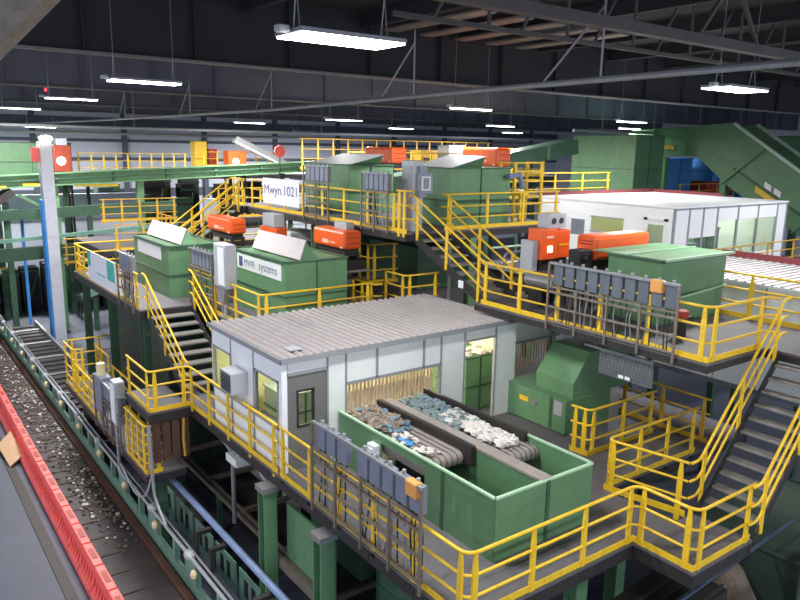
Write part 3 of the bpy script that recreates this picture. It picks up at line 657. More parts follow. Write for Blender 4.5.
def sorter(label, x0, x1, y0, y1, z0, z1, logo=None, floor=None, gbox=None, under=True, m=None):
    """orange optical sorter box with rounded top; logo: 'x' (on -y face) or 'y' (on -x face)"""
    t = thing('optical_sorter', label, 'sorting machine', (x0, y0, z0))
    b = B(x0, x1, y0, y1, z0, z1).build('housing', m or ORANGE, t, bevel=min(.1, (z1-z0)*.15))
    h = z1-z0
    if logo == 'y':
        L = y1-y0; c = y0+L*.52
        B(x0-.006, x0-.001, c-L*.02, c+L*.16, z0+h*.2, z0+h*.42).build('emblem', PINKISH, b)
        for k in range(3): B(x0-.007, x0-.001, c-L*(.05+.07*k)-L*.05, c-L*(.05+.07*k), z0+h*.24, z0+h*.34).build('letter_mark', PINKISH, b)
        B(x0-.006, x0-.001, y0+L*.05, y0+L*.12, z0+h*.06, z0+h*.16).build('emblem', PINKISH, b)
        MB().box(x0+.1, x1-.1, y0-.006, y0-.001, z0+h*.3, z0+h*.34).box(x0+.1, x1-.1, y0-.006, y0-.001, z0+h*.6, z0+h*.64).build('vent', REDB, b)
    elif logo == 'x':
        L = x1-x0; c = x0+L*.42
        MB().cyl((c, y0-.008, z0+h*.33), (c, y0+.01, z0+h*.33), h*.12, 16).build('emblem', PINKISH, b)
        for k in range(4): B(c+.12+k*.1, c+.19+k*.1, y0-.008, y0-.001, z0+h*.28, z0+h*.38).build('letter_mark', PINKISH, b)
        B(x1-.28, x1-.1, y0-.008, y0-.001, z0+h*.07, z0+h*.15).build('emblem', PINKISH, b)
        MB().box(x0-.006, x0-.001, y0+.1, y1-.1, z0+h*.62, z0+h*.68).box(x0-.006, x0-.001, y0+.1, y1-.1, z0+h*.75, z0+h*.8).build('vent', REDB, b)
    if under:
        B(x0+.1, x1-.1, y0+.1, y1-.1, z0-.22, z0).build('sensor_head', STEEL_D, t)
        if floor is not None:
            for (a, c) in ((x0+.1, y0+.1), (x1-.1, y0+.1), (x0+.1, y1-.1), (x1-.1, y1-.1)): B(a-.05, a+.05, c-.05, c+.05, floor, z0-.1).build('leg', STEEL_D, t)
    if gbox:
        gx0, gx1, gy0, gy1, gz = gbox; B(gx0, gx1, gy0, gy1, z1, gz).build('control_cabinet', BOXL, t, bevel=.015)
    return t
PINKISH = mat('pale_pink_print', (255, 196, 176), .5)
sorter('orange sorter with pale logo on the right upper platform beside the white cabin', 14.62, 16.85, 11.5, 12.15, 4.0, 4.62, 'x', U1)
t = thing('control_cabinet', 'orange control cabinet with small bright screen, left end of the right upper platform', 'cabinet', (13.9, 12.45, 3.9))
B(13.74, 14.32, 12.5, 13.0, 3.95, 4.74).build('body', ORANGE, t, .02); B(14.36, 14.86, 12.55, 13.0, 3.95, 4.68).build('door', ORANGE, t, .02); B(13.96, 14.12, 12.485, 12.5, 4.14, 4.3).build('screen', LAMP_S, t)
B(13.9, 14.15, 12.488, 12.5, 4.5, 4.56).build('nameplate', PINKISH, t); B(14.42, 14.82, 12.54, 12.55, 4.28, 4.32).build('door_handle', YELLOW, t)
B(13.5, 13.7, 12.6, 13, 3.6, 4.45).build('side_box', BOXL, t); B(13.8, 14.8, 12.58, 12.95, U1, 3.95).build('pedestal', STEEL_D, t)
t = thing('fan_cabinet', 'pale grey box with two round fans on top of the orange control cabinet', 'cabinet', (14.05, 12.5, 4.75)); B(14.02, 14.66, 12.56, 12.95, 4.745, 5.1).build('body', BOXL, t, .01)
for k in (0, 1): MB().cyl((14.2+k*.28, 12.545, 4.93), (14.2+k*.28, 12.565, 4.93), .08, 14).build('fan', STEEL_D, t)
t = thing('belt_conveyor', 'dark belt conveyor running under the orange sorter on the right upper platform', 'conveyor', (13.2, 11.3, U1))
B(13.2, 17, 11.5, 12.4, 3.4, 3.72).build('bed', STEEL_D, t); B(13.2, 14.6, 11.4, 11.5, 3.3, 3.75).build('side_frame', BLACK, t); MB().cyl((13.2, 11.5, 3.55), (13.2, 12.4, 3.55), .16).build('roller', STEEL, t)
for x in (13.6, 15.2, 16.8): B(x-.05, x+.05, 11.55, 11.65, U1, 3.4).build('leg', STEEL_D, t); B(x-.05, x+.05, 12.25, 12.35, U1, 3.4).build('leg', STEEL_D, t)
t = thing('gear_motor', 'black gear motor in the gap between the orange cabinet and the orange sorter', 'motor', (14.3, 11.4, 4)); B(14.05, 14.5, 11.52, 11.9, 3.72, 4.3).build('gearbox', BLACK, t, .03); MB().cyl((14.25, 11.37, 4.12), (14.25, 11.52, 4.12), .1).build('motor_body', STEEL_D, t)
t = thing('drive_motor', 'dark motor with red cap at the foot of the big green hopper', 'motor', (14.0, 8.9, U1))
MB().cyl((13.9, 8.55, U1+.0), (13.9, 8.55, U1+.42), .13).build('motor_body', STEEL_D, t); MB().cyl((13.9, 8.55, U1+.42), (13.9, 8.55, U1+.6), .15).build('cap', REDB, t, bevel=.03); B(13.95, 14.3, 8.5, 8.62, U1+.3, U1+.42).build('bracket', BLACK, t)
t = thing('winding_frame', 'tangle of pale steel pipes left of the orange control cabinet', 'pipe frame', (13.0, 13.8, 3))
MB().tube(fillet([(14.1, 14.2, 3.1), (14.1, 14.2, 3.9), (14.9, 14.2, 3.9), (14.9, 13.9, 3.1)], .2), .04, 6).build('pipe', STEEL, t); MB().tube([(13.95, 14.3, 3.6), (15.7, 14.3, 3.6)], .04, 6).build('pipe', STEEL, t)
B(14.05, 15.4, 13.8, 14.4, 2.85, 3.15).build('tray', STEEL_D, t); MB().tube([(13.95, 14.6, 4.0), (15.8, 14.6, 4.0)], .035, 6).build('pipe', PALE_GREEN, t)

# stair between right upper platform and top platform
U2 = 4.3
L1_ = 1.85
stair('s', 'steel stair with yellow handrails from the right upper platform up to the top platform', (13.25, 13.45, U1), (0, 1, 0), 1.15, 3.0, 1.5, 8, 1)
tag(B(12.63, 12.64, 14.2, 14.4, 3.05, 3.25).build('stair_tag', SIGNW), 'small white tag on the stringer of the stair to the top platform', 'tag')

# =================================================================== TOP PLATFORM  z = 4.3
platform('long top platform at the back carrying green hoppers and racks', [(12.4, 19.0, 16.5, 27.2)], U2, (12.4, 16.5, U2), beam_h=.2)
railing([(12.45, 26.9, U2), (12.45, 17.0, U2)], 'yellow railing along the left face of the top platform', spacing=1.35)
railing([(12.4, 16.95, U2), (12.4, 16.45, U2), (12.66, 16.45, U2)], 'yellow end panel of the railing left of the stair head on the top platform', spacing=.25, h=1.2, r=.05)
railing([(13.88, 16.54, U2), (18.9, 16.54, U2)], 'yellow railing along the front of the top platform right of the stair', spacing=1.4)
rack('far cable rack on the top platform left of the white sign gap', 12.38, 20.75, 22.4, U2, 6.05, 5, box_h=.5)
rack('near cable rack on the top platform beside the grey electrical cabinet', 12.38, 17.35, 18.75, U2, 5.95, 5, box_h=.5)
t = thing('banner_sign', 'white banner with blue lettering on the top platform railing', 'sign', (12.36, 22.75, 4.55)); B(12.36, 12.375, 22.75, 25.6, 4.55, 5.5).build('sheet', SIGNW, t)
lettering('Mwyn.1021', (12.355, 25.5, 4.92), (0, -1, 0), (0, 0, 1), .34, INK, t, width=2.6)
hopper('green hopper with white slanted lid behind the near cable rack, top platform', 14.2, 16.2, 22.4, 25.6, U2+.002, 6.05, lid=(14.2, 6.08, 15.4, 6.45, 22.4, 25.2, -.5), lidm=WHITE)
hopper('tall green hopper with white slanted lid above the stair head, top platform', 14.6, 17.2, 17.2, 19.6, U2+.002, 6.1, lid=(14.6, 6.13, 15.7, 6.5, 17.2, 19.0, -.4), lidm=WHITE)
t = thing('electrical_cabinet', 'grey electrical cabinet with a square screen at the stair head', 'cabinet', (12.8, 16.9, U2)); B(12.85, 13.2, 16.75, 17.35, U2, 6.35).build('body', BOXL, t, .02)
B(12.84, 12.85, 16.8, 17.3, U2+.3, 6.2).build('door', STEEL, t); B(13.0, 13.25, 16.66, 16.75, 5.3, 6.2).build('pedestal', BOXG, t)
t = thing('operator_panel', 'grey operator panel with square dark screen beside the electrical cabinet', 'panel', (13.2, 16.65, 5.3)); B(12.95, 13.45, 16.62, 16.7, 5.4, 6.0).build('body', BOXG, t, .01); B(13.04, 13.36, 16.605, 16.62, 5.5, 5.9).build('bezel', OFFWHITE, t); B(13.09, 13.31, 16.598, 16.606, 5.54, 5.86).build('screen', BOXG, t)
sorter('orange sorter on the top platform behind the near white lid', 18.0, 18.7, 18.7, 20.6, 6.1, 6.77, 'y', U2)
sorter('orange sorter on the top platform far behind the far white lid', 18.0, 18.8, 25.0, 27.1, 6.05, 6.72, 'y', U2)
t = thing('blue_motor', 'small pale blue motor on a yellow bracket beside the tall green hopper', 'motor', (17.6, 17.2, 5.6)); MB().tube([(16.9, 17.0, 5.85), (17.4, 17.0, 5.9), (17.6, 17.0, 5.5)], .09, 8).build('motor_body', BLUE_P, t); B(17.4, 17.8, 16.9, 17.2, 5.2, 5.36).build('bracket', YELLOW, t); B(17.5, 17.65, 17.0, 17.1, U2, 5.2).build('post', YELLOW, t)
t = thing('ladder_gate', 'tall yellow ladder cage at the right end of the top platform', 'ladder', (18.5, 16.9, U2))
for (x, y) in ((17.6, 17.4), (18.9, 17.4), (17.6, 18.1), (18.9, 18.1)): B(x-.05, x+.05, y-.04, y+.04, U2, 6.3).build('post', YELLOW, t)
for z in (4.9, 5.3, 5.7, 6.0, 6.28): 
    MB().bar((17.6, 17.4, z), (18.9, 17.4, z), .05, .05).bar((17.6, 17.4, z), (17.6, 18.1, z), .05, .05).bar((18.9, 17.4, z), (18.9, 18.1, z), .05, .05).build('rung', YELLOW, t)
railing([(19.4, 22.3, 4.65), (29, 22.3, 4.65)], 'yellow railing behind the white right cabin roof in front of the tall green container', spacing=1.9)
platform('narrow walkway behind the white right cabin', [(19.1, 37, 22.2, 25)], 4.65, (19, 22.2, 4.6), legs=((20.6, 24), (36, 24)))
for x, y, lab in ((15.1, 16.7, 'green column under the top platform near the stair'), (12.9, 22.5, 'green column under the top platform, middle'), (12.9, 26.4, 'green column under the top platform, far end'), (17.9, 16.7, 'green column under the top platform front right')):
    column(x, y, 0 if y < 17 and x < 17 else (G if y < 17 else L1_), U2-.27, lab, .26, m=GREEN)
tag(MB().tube(fillet([(13.9, 17.2, U2-.3), (14.35, 16.8, 3.8), (14.35, 16.8, 1.87)], .2), .05, 8).build('drain_pipe', STEEL), 'grey bent pipe hanging under the top platform near the stair', 'pipe')

# =================================================================== LEFT UPPER PLATFORM  z = 1.85
L1 = 1.85
platform('grey plate left upper platform behind the white sorting cabin', [(6.2, 7.9, 21.25, 29.4), (7.9, 14.4, 16.65, 29.4)], L1, (6.2, 21.25, L1))
railing([(6.24, 21.4, L1), (6.24, 29.3, L1), (9.6, 29.3, L1)], 'yellow railing around the left end of the left upper platform', spacing=1.25)
railing([(7.94, 21.3, L1), (7.94, 16.7, L1), (11.4, 16.7, L1)], 'yellow railing behind the white cabin roof on the left upper platform', spacing=1.5)
railing([(11.5, 18.0, L1), (11.5, 16.75, L1), (11.75, 16.7, L1)], 'short yellow railing return near the middle of the cabin roof edge', spacing=.45, h=1.0)
railing([(12.9, 18.3, L1), (12.9, 17.1, L1), (14.2, 17.1, L1)], 'yellow railing corner at the back right of the cabin roof', spacing=1.0)
stair('s', 'left steel stair with yellow handrails from the bump-out to the left upper platform', (7.1, 18.15, 0), (0, 1, 0), 1.35, 3.1, L1, 9, 1)
rack('small cable rack at the head of the left stair', 6.17, 21.7, 23.2, L1-.05, L1+1.55, 4, box_h=.55)
rack('cable rack with grey boxes right of the left stair', 7.87, 19.7, 21.5, L1-.05, L1+1.75, 6, box_h=.5, boxm=BOXG)
t = thing('electrical_cabinet', 'tall pale grey electrical cabinet with rounded top right of the left stair', 'cabinet', (7.85, 18.7, 2.6)); B(7.8, 8.15, 18.6, 19.45, 2.75, 4.0).build('body', BOXL, t, .05); B(7.785, 7.8, 18.68, 19.1, 2.85, 3.9).build('door', WHITE, t)
MB().prism([(7.82, 18.7, 2.75), (7.82, 19.4, 2.75), (7.82, 19.2, 2.3), (7.82, 18.9, 2.3)], (.3, 0, 0)).build('cable_funnel', STEEL, t); MB().tube([(7.95, 19.0, 2.3), (7.95, 19.0, L1)], .06, 6).tube([(7.95, 19.2, 2.3), (7.95, 19.2, L1)], .04, 6).build('cable', GALV, t)
t = thing('banner_sign', 'white and teal banner on the left upper platform railing', 'sign', (6.16, 23.9, L1)); B(6.15, 6.165, 23.5, 26.9, L1+.1, L1+1.13).build('sheet', SIGNW, t)
B(6.142, 6.15, 23.55, 24.4, L1+.45, L1+1.1).build('corner_print', TEALSIGN, t); B(6.142, 6.15, 26.5, 26.9, L1+.6, L1+1.13).build('corner_print', TEALSIGN, t)
B(6.142, 6.15, 24.6, 25.9, L1+.3, L1+.36).build('text_line', OFFWHITE, t); B(6.142, 6.15, 24.6, 25.7, L1+.45, L1+.5).build('text_line', TEALSIGN, t)
h1 = hopper('green hopper with grey lid and white plate at the head of the left stair', 7.55, 9.3, 22.5, 26.1, L1+.002, 3.5, lid=(7.95, 3.56, 8.35, 4.0, 22.5, 25.9, .5), lidm=ROOF)
B(7.535, 7.55, 23.2, 25.6, 3.0, 3.42).build('name_plate', SIGNW, h1)
h2 = hopper('green hopper with grey lid and blue lettering behind the cabin roof', 9.0, 11.0, 17.4, 20.8, L1+.002, 3.58, lid=(9.4, 3.65, 9.85, 4.12, 17.3, 20.3, .45), lidm=ROOF)
s_ = B(8.985, 9.0, 17.6, 20.5, 3.05, 3.5).build('name_plate', OFFWHITE, h2)
lettering('MWR', (8.982, 20.0, 3.17), (0, -1, 0), (0, 0, 1), .2, INK, h2, width=.75); lettering('systems', (8.982, 19.0, 3.17), (0, -1, 0), (0, 0, 1), .2, INK, h2, width=1.15); B(8.98, 8.986, 20.1, 20.35, 3.12, 3.42).build('emblem', INK, h2)
sorter('orange sorter behind the green hopper at the head of the left stair', 10.0, 10.6, 23.3, 25.4, 3.68, 4.2, 'y', L1)
sorter('orange sorter with grey box on top behind the cabin roof', 11.6, 12.25, 18.53, 20.44, 3.62, 4.18, 'y', 3.3, gbox=(11.9, 12.2, 18.9, 19.6, 4.4))
t = thing('control_cabinet', 'grey control cabinet on an orange base under the top platform', 'cabinet', (11.5, 22.7, L1)); B(11.4, 11.8, 22.8, 23.7, 3.9, 4.35).build('body', BOXL, t, .01); B(11.4, 11.8, 22.6, 23.9, 3.5, 3.88).build('base', ORANGE, t, .01); B(11.45, 11.75, 22.9, 23.6, L1, 3.5).build('pedestal', STEEL_D, t)
t = thing('belt_conveyor', 'dark belt conveyor passing below the left orange sorter', 'conveyor', (9.7, 22, L1)); B(9.75, 12.4, 23.5, 25.2, 2.9, 3.2).build('bed', STEEL_D, t); B(9.7, 9.75, 23.4, 25.3, 2.85, 3.3).build('end_plate', BLACK, t)
for x in (9.9, 12.2): B(x, x+.08, 23.6, 23.7, L1, 2.9).build('leg', YELLOW_D, t); B(x, x+.08, 25, 25.1, L1, 2.9).build('leg', YELLOW_D, t)
t = thing('belt_conveyor', 'dark belt conveyor passing below the middle orange sorter', 'conveyor', (11.3, 18.4, L1)); B(11.3, 12.3, 18.4, 21.2, 3.0, 3.3).build('bed', STEEL_D, t); B(11.25, 11.3, 18.4, 21.2, 2.95, 3.4).build('end_plate', BLACK, t); MB().tube([(11.3, 18.2, 2.2), (11.3, 18.2, 3.0), (12.3, 18.2, 3.0)], .05, 6).build('pipe', STEEL, t)
for y in (18.5, 20.9): B(11.4, 11.5, y, y+.1, L1, 3.0).build('leg', YELLOW_D, t)
railing([(13.3, 20.4, L1+.4), (13.3, 19.6, L1+.4), (14.35, 19.5, L1+.4)], 'yellow gate under the top platform behind the cabin roof', spacing=.9, h=1.3, r=.05)
platform('small raised step under the top platform behind the cabin roof', [(13.2, 14.38, 19.4, 20.6)], L1+.4, (13.2, 19.4, L1), beam_h=.35)
platform('dim lower walkway under the top platform', [(14.42, 20, 17.0, 27)], 1.82, (14.4, 16.7, 1.8), legs=((19.5, 17), (19.5, 26)))
t = thing('white_machine', 'pale machinery glimpsed under the top platform between the orange sorters', 'machine', (13, 24, L1)); B(12.9, 14.0, 24.4, 25.6, 2.9, 3.5).build('housing', OFFWHITE, t, .05); MB().cyl((12.8, 24.2, 3.0), (14.2, 24.2, 3.0), .15).build('roller', STEEL, t); B(13, 13.9, 24.5, 25.5, L1, 2.9).build('base', STEEL_D, t)
# stair up to the top platform from the left, far
stair('s', 'far steel stair with yellow handrails climbing right to the top platform', (8.9, 27.9, L1), (1, 0, 0), 1.1, 3.4, U2-L1, 10, 1, m_rail=YELLOW)
platform('landing at the far left corner of the top platform', [(12.3, 14, 27.2, 28.6)], U2, (12.3, 27.2, U2))
railing([(12.35, 28.5, U2), (12.35, 27.3, U2)], 'short yellow railing on the landing left of the white banner', spacing=.6)
railing([(8.6, 29.0, L1), (13.8, 29.0, L1)], 'yellow railing behind the far stair on the left upper platform', spacing=.7)

# =================================================================== LOW LEFT LANDINGS
LZ = -1.7
platform('low narrow walkway with yellow gates left of the left stair', [(5.1, 6.15, 17.7, 26.9)], LZ, (5.1, 17.7, LZ), beam_h=.2)
railing([(5.13, 22.5, LZ), (5.13, 25.2, LZ)], 'yellow railing on the left edge of the low narrow walkway', spacing=.95)
railing([(5.13, 26.8, LZ), (5.13, 25.5, LZ), (5.5, 25.4, LZ)], 'yellow gate panel at the far end of the low narrow walkway', spacing=.7, h=1.5, r=.1, rails=(1, .75, .5, .25))
railing([(5.25, 26.85, LZ), (7.4, 26.85, LZ)], 'yellow railing across the far end of the low narrow walkway', spacing=.9, h=1.5)
railing([(6.1, 24.7, LZ), (6.1, 26.6, LZ)], 'yellow railing panel on the inner edge of the low narrow walkway, far part', spacing=.8, h=1.3, r=.1)
railing([(6.1, 20.6, LZ), (6.1, 24.4, LZ)], 'yellow railing on the inner edge of the low narrow walkway, near part', spacing=.9)
railing([(5.13, 19.5, LZ), (5.13, 17.75, LZ), (5.55, 17.75, LZ)], 'yellow cage of looped rails under the stair foot bump-out', spacing=.55, h=1.3, r=.2, rails=(1, .82, .62, .42, .22))
rack('grey cable rack along the low narrow walkway', 5.06, 19.7, 22.4, LZ-.05, -.2, 5, box_h=.5)
t = thing('electrical_cabinet', 'narrow pale grey electrical cabinet on the low narrow walkway', 'cabinet', (5.1, 20.0, -1.2)); B(5.0, 5.3, 19.95, 20.4, -1.1, .2).build('body', BOXL, t, .04); B(4.985, 5.0, 20.0, 20.35, -1.0, .1).build('door', WHITE, t); MB().tube(fillet([(5.05, 20.1, -1.1), (5.05, 20.1, -2.5), (5.3, 19.4, -2.84)], .3), .045, 6).build('cable', GALV, t)
tag(MB().tube(fillet([(5.2, 17.6, -.3), (5.2, 17.5, -2.2), (5.3, 17.0, -2.84)], .3), .04, 6).build('cable_conduit', GALV), 'white looping cable below the stair foot bump-out corner', 'cable')
tag(MB().tube(fillet([(5.05, 19.9, -2.2), (5.0, 18.4, -2.5), (5.05, 17.7, -2.3), (5.2, 17.55, -1.6)], .3), .03, 6).build('cable_conduit', GALV), 'white looping cable hanging below the yellow cage', 'cable')
t = thing('transformer_box', 'grey transformer box with tan cap on the low narrow walkway', 'cabinet', (5.1, 22, -1.2)); B(5.0, 5.35, 21.5, 22.2, -1.2, -.1).build('body', BOXG, t, .04); MB().cyl((5.15, 21.9, -.1), (5.15, 21.9, .25), .13).build('cap', CREAM, t)
t = thing('hanging_guard', 'dark brown hanging panels with yellow chain under the bump-out', 'panel', (5.2, 17.6, -1.2))
for k in range(4): B(5.3+k*.25, 5.5+k*.25, 17.66, 17.7, -1.4, -.3).build('sheet', RUST, t)
MB().tube([(6.1, 17.6, -.3), (6.08, 17.62, -.9), (6.1, 17.6, -1.35)], .035, 5).build('chain', YELLOW_D, t)
for x, y, lab in ((5.65, 18.3, 'green column under the low narrow walkway, near'), (5.65, 26.3, 'green column under the low narrow walkway, far'), (6.5, 25.4, 'green column under the left upper platform, middle'), (6.5, 21.8, 'green column under the left upper platform by the left stair'), (6.5, 29, 'green column under the left upper platform, far end')):
    column(x, y, G, -1.98 if x < 6 else L1-.31, lab, .24)
hopper('dim green machine housing under the left upper platform', 7.2, 10, 22, 28, G+.01, .8, m=GREEN_SHADED, name='machine_housing')
tag(MB().bar((7.4, 20.6, -.6), (9.0, 19.0, -1.6), .5, .3).build('chute', STEEL), 'grey chute under the left stair', 'chute')

# =================================================================== RIGHT WHITE CABINS
t = thing('sorting_cabin', 'white panelled cabin on the right with glazed end and dark red roof edge', 'cabin', (23.8, 15.3, 2.2))
x0, x1, y0, y1, z0, z1 = 23.8, 32.1, 15.3, 22.0, 2.2, 4.7
B(x0-.05, x1+.05, y0-.05, y1+.05, z1, z1+.06).build('roof_deck', WHITE, t)
B(x0, x1+.05, y1, y1+.08, z1, z1+.22).build('roof_edge', RED_D, t); B(x1, x1+.08, y0+3, y1, z1, z1+.2).build('roof_edge', RED_D, t)
def lw2(ya, yb, za, zb, m=WHITE): B(x0, x0+.06, ya, yb, za, zb).build('wall_panel', m, t)
lw2(y0, 15.72, z0, z1); lw2(15.72, 16.4, 4.05, z1); lw2(16.4, 17.5, z0, z1); lw2(17.5, 19.1, z0, 3.55); lw2(17.5, 19.1, 4.1, z1); lw2(19.1, y1, z0, z1)
lw2(15.72, 16.4, z0, 2.75)
d = MB().box(x0-.04, x0, 15.55, 15.7, z0, 4.3).box(x0-.04, x0, 16.42, 16.57, z0, 4.3).box(x0-.04, x0, 15.55, 16.57, 4.2, 4.3).build('door_frame', OFFWHITE, t); B(x0+.02, x0+.03, 15.72, 16.4, 2.75, 4.05).build('pane', GLASS, d)
f = MB().box(x0-.02, x0, 17.48, 19.12, 3.5, 3.55).box(x0-.02, x0, 17.48, 19.12, 4.1, 4.15).build('window_frame', TRIM, t); B(x0+.02, x0+.03, 17.5, 19.1, 3.55, 4.1).build('pane', GLASS, f)
B(x0-.01, x0, 19.4, 20.1, 3.3, 3.95).build('window_frame', BOXG, t)
sx = [23.82, 24.74, 25.68, 26.66, 28.17, 29.72, 31.3, 32.08]
s = MB()
for x in sx: s.box(x-.04, x+.04, y0-.03, y0+.06, z0, z1)
s.box(x0, x1, y0-.03, y0+.05, z1-.06, z1).build('trim_strip', TRIM, t)
for i, (a, b) in enumerate(zip(sx, sx[1:])):
    if i == 0: B(a, b, y0, y0+.05, z0, z1).build('wall_panel', WHITE, t)
    elif i < 3:
        B(a, b, y0, y0+.05, 3.55, z1).build('wall_panel', WHITE, t); B(a, b, y0, y0+.05, z0, 2.5).build('wall_panel', WHITE, t); B(a+.05, b-.05, y0+.02, y0+.03, 2.5, 3.55).build('pane', GLASS, t)
    elif i < 6:
        B(a, b, y0, y0+.05, 4.12, z1).build('wall_panel', WHITE, t); B(a, b, y0, y0+.05, z0, 2.7).build('wall_panel', WHITE, t); B(a+.05, b-.05, y0+.02, y0+.03, 2.7, 4.12).build('pane', GLASS, t)
    else: B(a, b, y0, y0+.05, z0, z1).build('wall_panel', WHITE, t)
B(x0, x1, y1-.05, y1, z0, z1).build('back_wall', CREAM, t); B(x1-.05, x1, y0, y1, z0, z1).build('side_wall', WHITE, t); B(x0, x1, y0+.1, y1-.05, z0-.1, z0).build('cabin_floor', BOXG, t)
hopper('green machine inside the white right cabin behind its windows', 27.4, 29.2, 16.6, 18, z0, 3.6, m=GREEN, name='machine_housing')
tag(B(25, 26.6, 15.9, 16.5, z0+.01, 3.2).build('bench_cabinet', BOXG), 'grey cabinet inside the white right cabin', 'cabinet')
point(26, 18, 4.4, 200); point(30, 18, 4.4, 200)
t = thing('tube_light', 'yellowish tube light inside the white right cabin', 'light', (26, 18, 4.5)); B(25.2, 26.8, 17.9, 18.1, 4.55, 4.62).build('diffuser', LAMP_S, t)
platform('walkway on which the white right cabin stands', [(19.5, 34, 13.5, 21.7)], 2.15, (19.5, 13.5, 2.1), legs=((20, 14), (27, 14), (33.5, 14), (33.5, 21)))
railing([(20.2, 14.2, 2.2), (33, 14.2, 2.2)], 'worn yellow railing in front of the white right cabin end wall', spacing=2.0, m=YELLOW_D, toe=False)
t = thing('sorting_cabin', 'low white cabin with pale ribbed roof at the right edge behind yellow railing', 'cabin', (18.4, 5, .5))
B(18.4, 22.6, 3, 12.7, 3.36, 3.42).build('roof_deck', WHITE, t); r = MB()
for i in range(40): r.box(18.4, 22.6, 3.1+i*.24, 3.16+i*.24, 3.42, 3.45)
r.build('roof_rib', ROOF, t); B(22.6, 22.68, 3, 12.7, 3.4, 3.62).build('roof_edge', RED_D, t)
for i in range(8): B(18.45, 18.5, 3+i*1.21, 3+i*1.21+1.17, .6, 3.36).build('wall_panel', WHITE, t)
B(18.46, 18.5, 3, 12.7, .6, 3.36).build('joint_strip', TRIM, t); B(18.5, 22.5, 12.6, 12.65, .6, 3.36).build('side_wall', WHITE, t)
B(18.5, 22.5, 3, 12.6, .45, .6).build('cabin_floor', BOXG, t)
for x in (18.8, 22.2):
    for y in (3.3, 8, 12.3): B(x-.1, x+.1, y-.1, y+.1, G, .45).build('support_leg', GREEN_D, t)
# tall container, chute and far stacks at right
hopper('tall green container box behind the white right cabin', 38, 40.9, 27.5, 32.4, 4.0, 7.7, seams=2, name='container_box')
t = thing('equipment_deck', 'dark deck under the tall green container', 'platform', (36.5, 26.5, G)); B(36, 41.4, 26, 36, 3.7, 3.99).build('deck_plate', STEEL_D, t)
for x in (36.5, 41):
    for y in (26.5, 35.5): B(x-.15, x+.15, y-.15, y+.15, G, 3.7).build('support_leg', GREEN_D, t)
t = thing('inclined_chute', 'large green inclined conveyor chute descending at the right edge', 'conveyor', (41, 24, 4))
KX = 1.045
def K(x, y, z): return (x*KX, y*KX, 6.7+(z-6.7)*KX)
side = [K(*p) for p in ((40, 29.5, 7.95), (40, 22.5, 8.35), (40, 15.6, 3.9), (40, 15.6, 1.0), (40, 22.4, 4.8), (40, 24.6, 6.5), (40, 29.5, 6.65))]
MB().prism(side, (.06, 0, 0)).build('side_wall', GREEN, t)
MB().prism([(q[0]+2.6, q[1], q[2]) for q in side], (.06, 0, 0)).build('side_wall', GREEN, t)
MB().prism([(41.9, 30.5, 6.8), (41.9, 23.6, 6.7), (41.9, 16.3, 2.3), (41.9, 16.3, 2.1), (41.9, 23.6, 6.5), (41.9, 30.5, 6.6)], (2.45, 0, 0)).build('belt', BLACK, t)
for dx in (-.03, 2.6):
    p = [K(40, 29.5, 7.98), K(40, 22.5, 8.38), K(40, 15.6, 3.93)]; p = [(q[0]+dx, q[1], q[2]) for q in p]
    MB().bar(p[1], p[2], .2, .16).build('rim', RIMG, t); MB().bar(p[0], p[1], .12, .08).build('rim', GREEN, t)
for y in (25.4, 27.6): MB().bar(K(39.95, y, 6.6), K(39.95, y, 8.1), .22, .1, up=(0, 1, 0)).build('side_rib', GREEN, t)
MB().bar(K(39.95, 22.9, 5.0), K(39.95, 20.6, 7.0), .1, .24, up=(1, 0, 0)).build('side_rib', GREEN, t); MB().bar(K(39.95, 18.6, 2.6), K(39.95, 16.8, 4.6), .1, .24, up=(1, 0, 0)).build('side_rib', GREEN, t)
MB().bar(K(39.96, 22.3, 5.9), K(39.96, 15.6, 2.0), .06, .12).build('side_rib', GREEN_D, t)
MB().prism([K(39.96, 20.9, 5.0), K(39.96, 19.3, 4.1), K(39.96, 19.3, 3.75), K(39.96, 20.9, 4.65)], (.03, 0, 0)).build('warning_label', YELLOW, t)
for k in range(2): MB().prism([K(39.95, 20.4-k*.55, 5.25-k*.3), K(39.95, 20.0-k*.55, 5.02-k*.3), K(39.95, 20.0-k*.55, 4.7-k*.3), K(39.95, 20.4-k*.55, 4.93-k*.3)], (.02, 0, 0)).build('warning_pictogram', SIGNW, t)
MB().prism([K(39.95, 26.9, 6.9), K(39.95, 26.2, 6.9), K(39.95, 26.2, 7.15), K(39.95, 26.9, 7.15)], (.03, 0, 0)).build('warning_label', YELLOW_D, t)
for (x, y, z) in ((42.2, 24.0, 5.9), (44.1, 29.5, 6.4)): B(x-.2, x+.2, y-.2, y+.2, G, z).build('leg', GREEN, t)
for (x0_, x1_, y0_, y1_, a, b, m, lab) in ((44.7, 47.6, 29.6, 33, 4.72, 6.3, BLUE, 'upper blue steel bin stacked behind the green chute, left stack'), (44.9, 47.9, 29.8, 33, 3.21, 4.7, BLUE, 'lower blue steel bin behind the green chute, left stack'), (49.5, 53, 29.1, 33, 4.72, 6.3, BLUE, 'upper blue steel bin behind the green chute, right stack'),
        (48.6, 52, 29.0, 31, 3.21, 4.7, REDB, 'red steel bin between the blue bins behind the green chute'), (53.2, 56, 29.0, 32, 3.21, 4.9, BLUE, 'lower blue steel bin behind the green chute, right stack')):
    hopper(lab, x0_, x1_, y0_, y1_, a, b, m=m, seams=2, name='steel_bin')
t = thing('equipment_deck', 'dark deck carrying the blue and red bins', 'platform', (45, 29, G)); B(44.6, 58, 28.5, 36, 2.9, 3.2).build('deck_plate', STEEL_D, t)
for x in (45, 57.5):
    for y in (29, 35.5): B(x-.15, x+.15, y-.15, y+.15, G, 2.9).build('support_leg', GREEN_D, t)
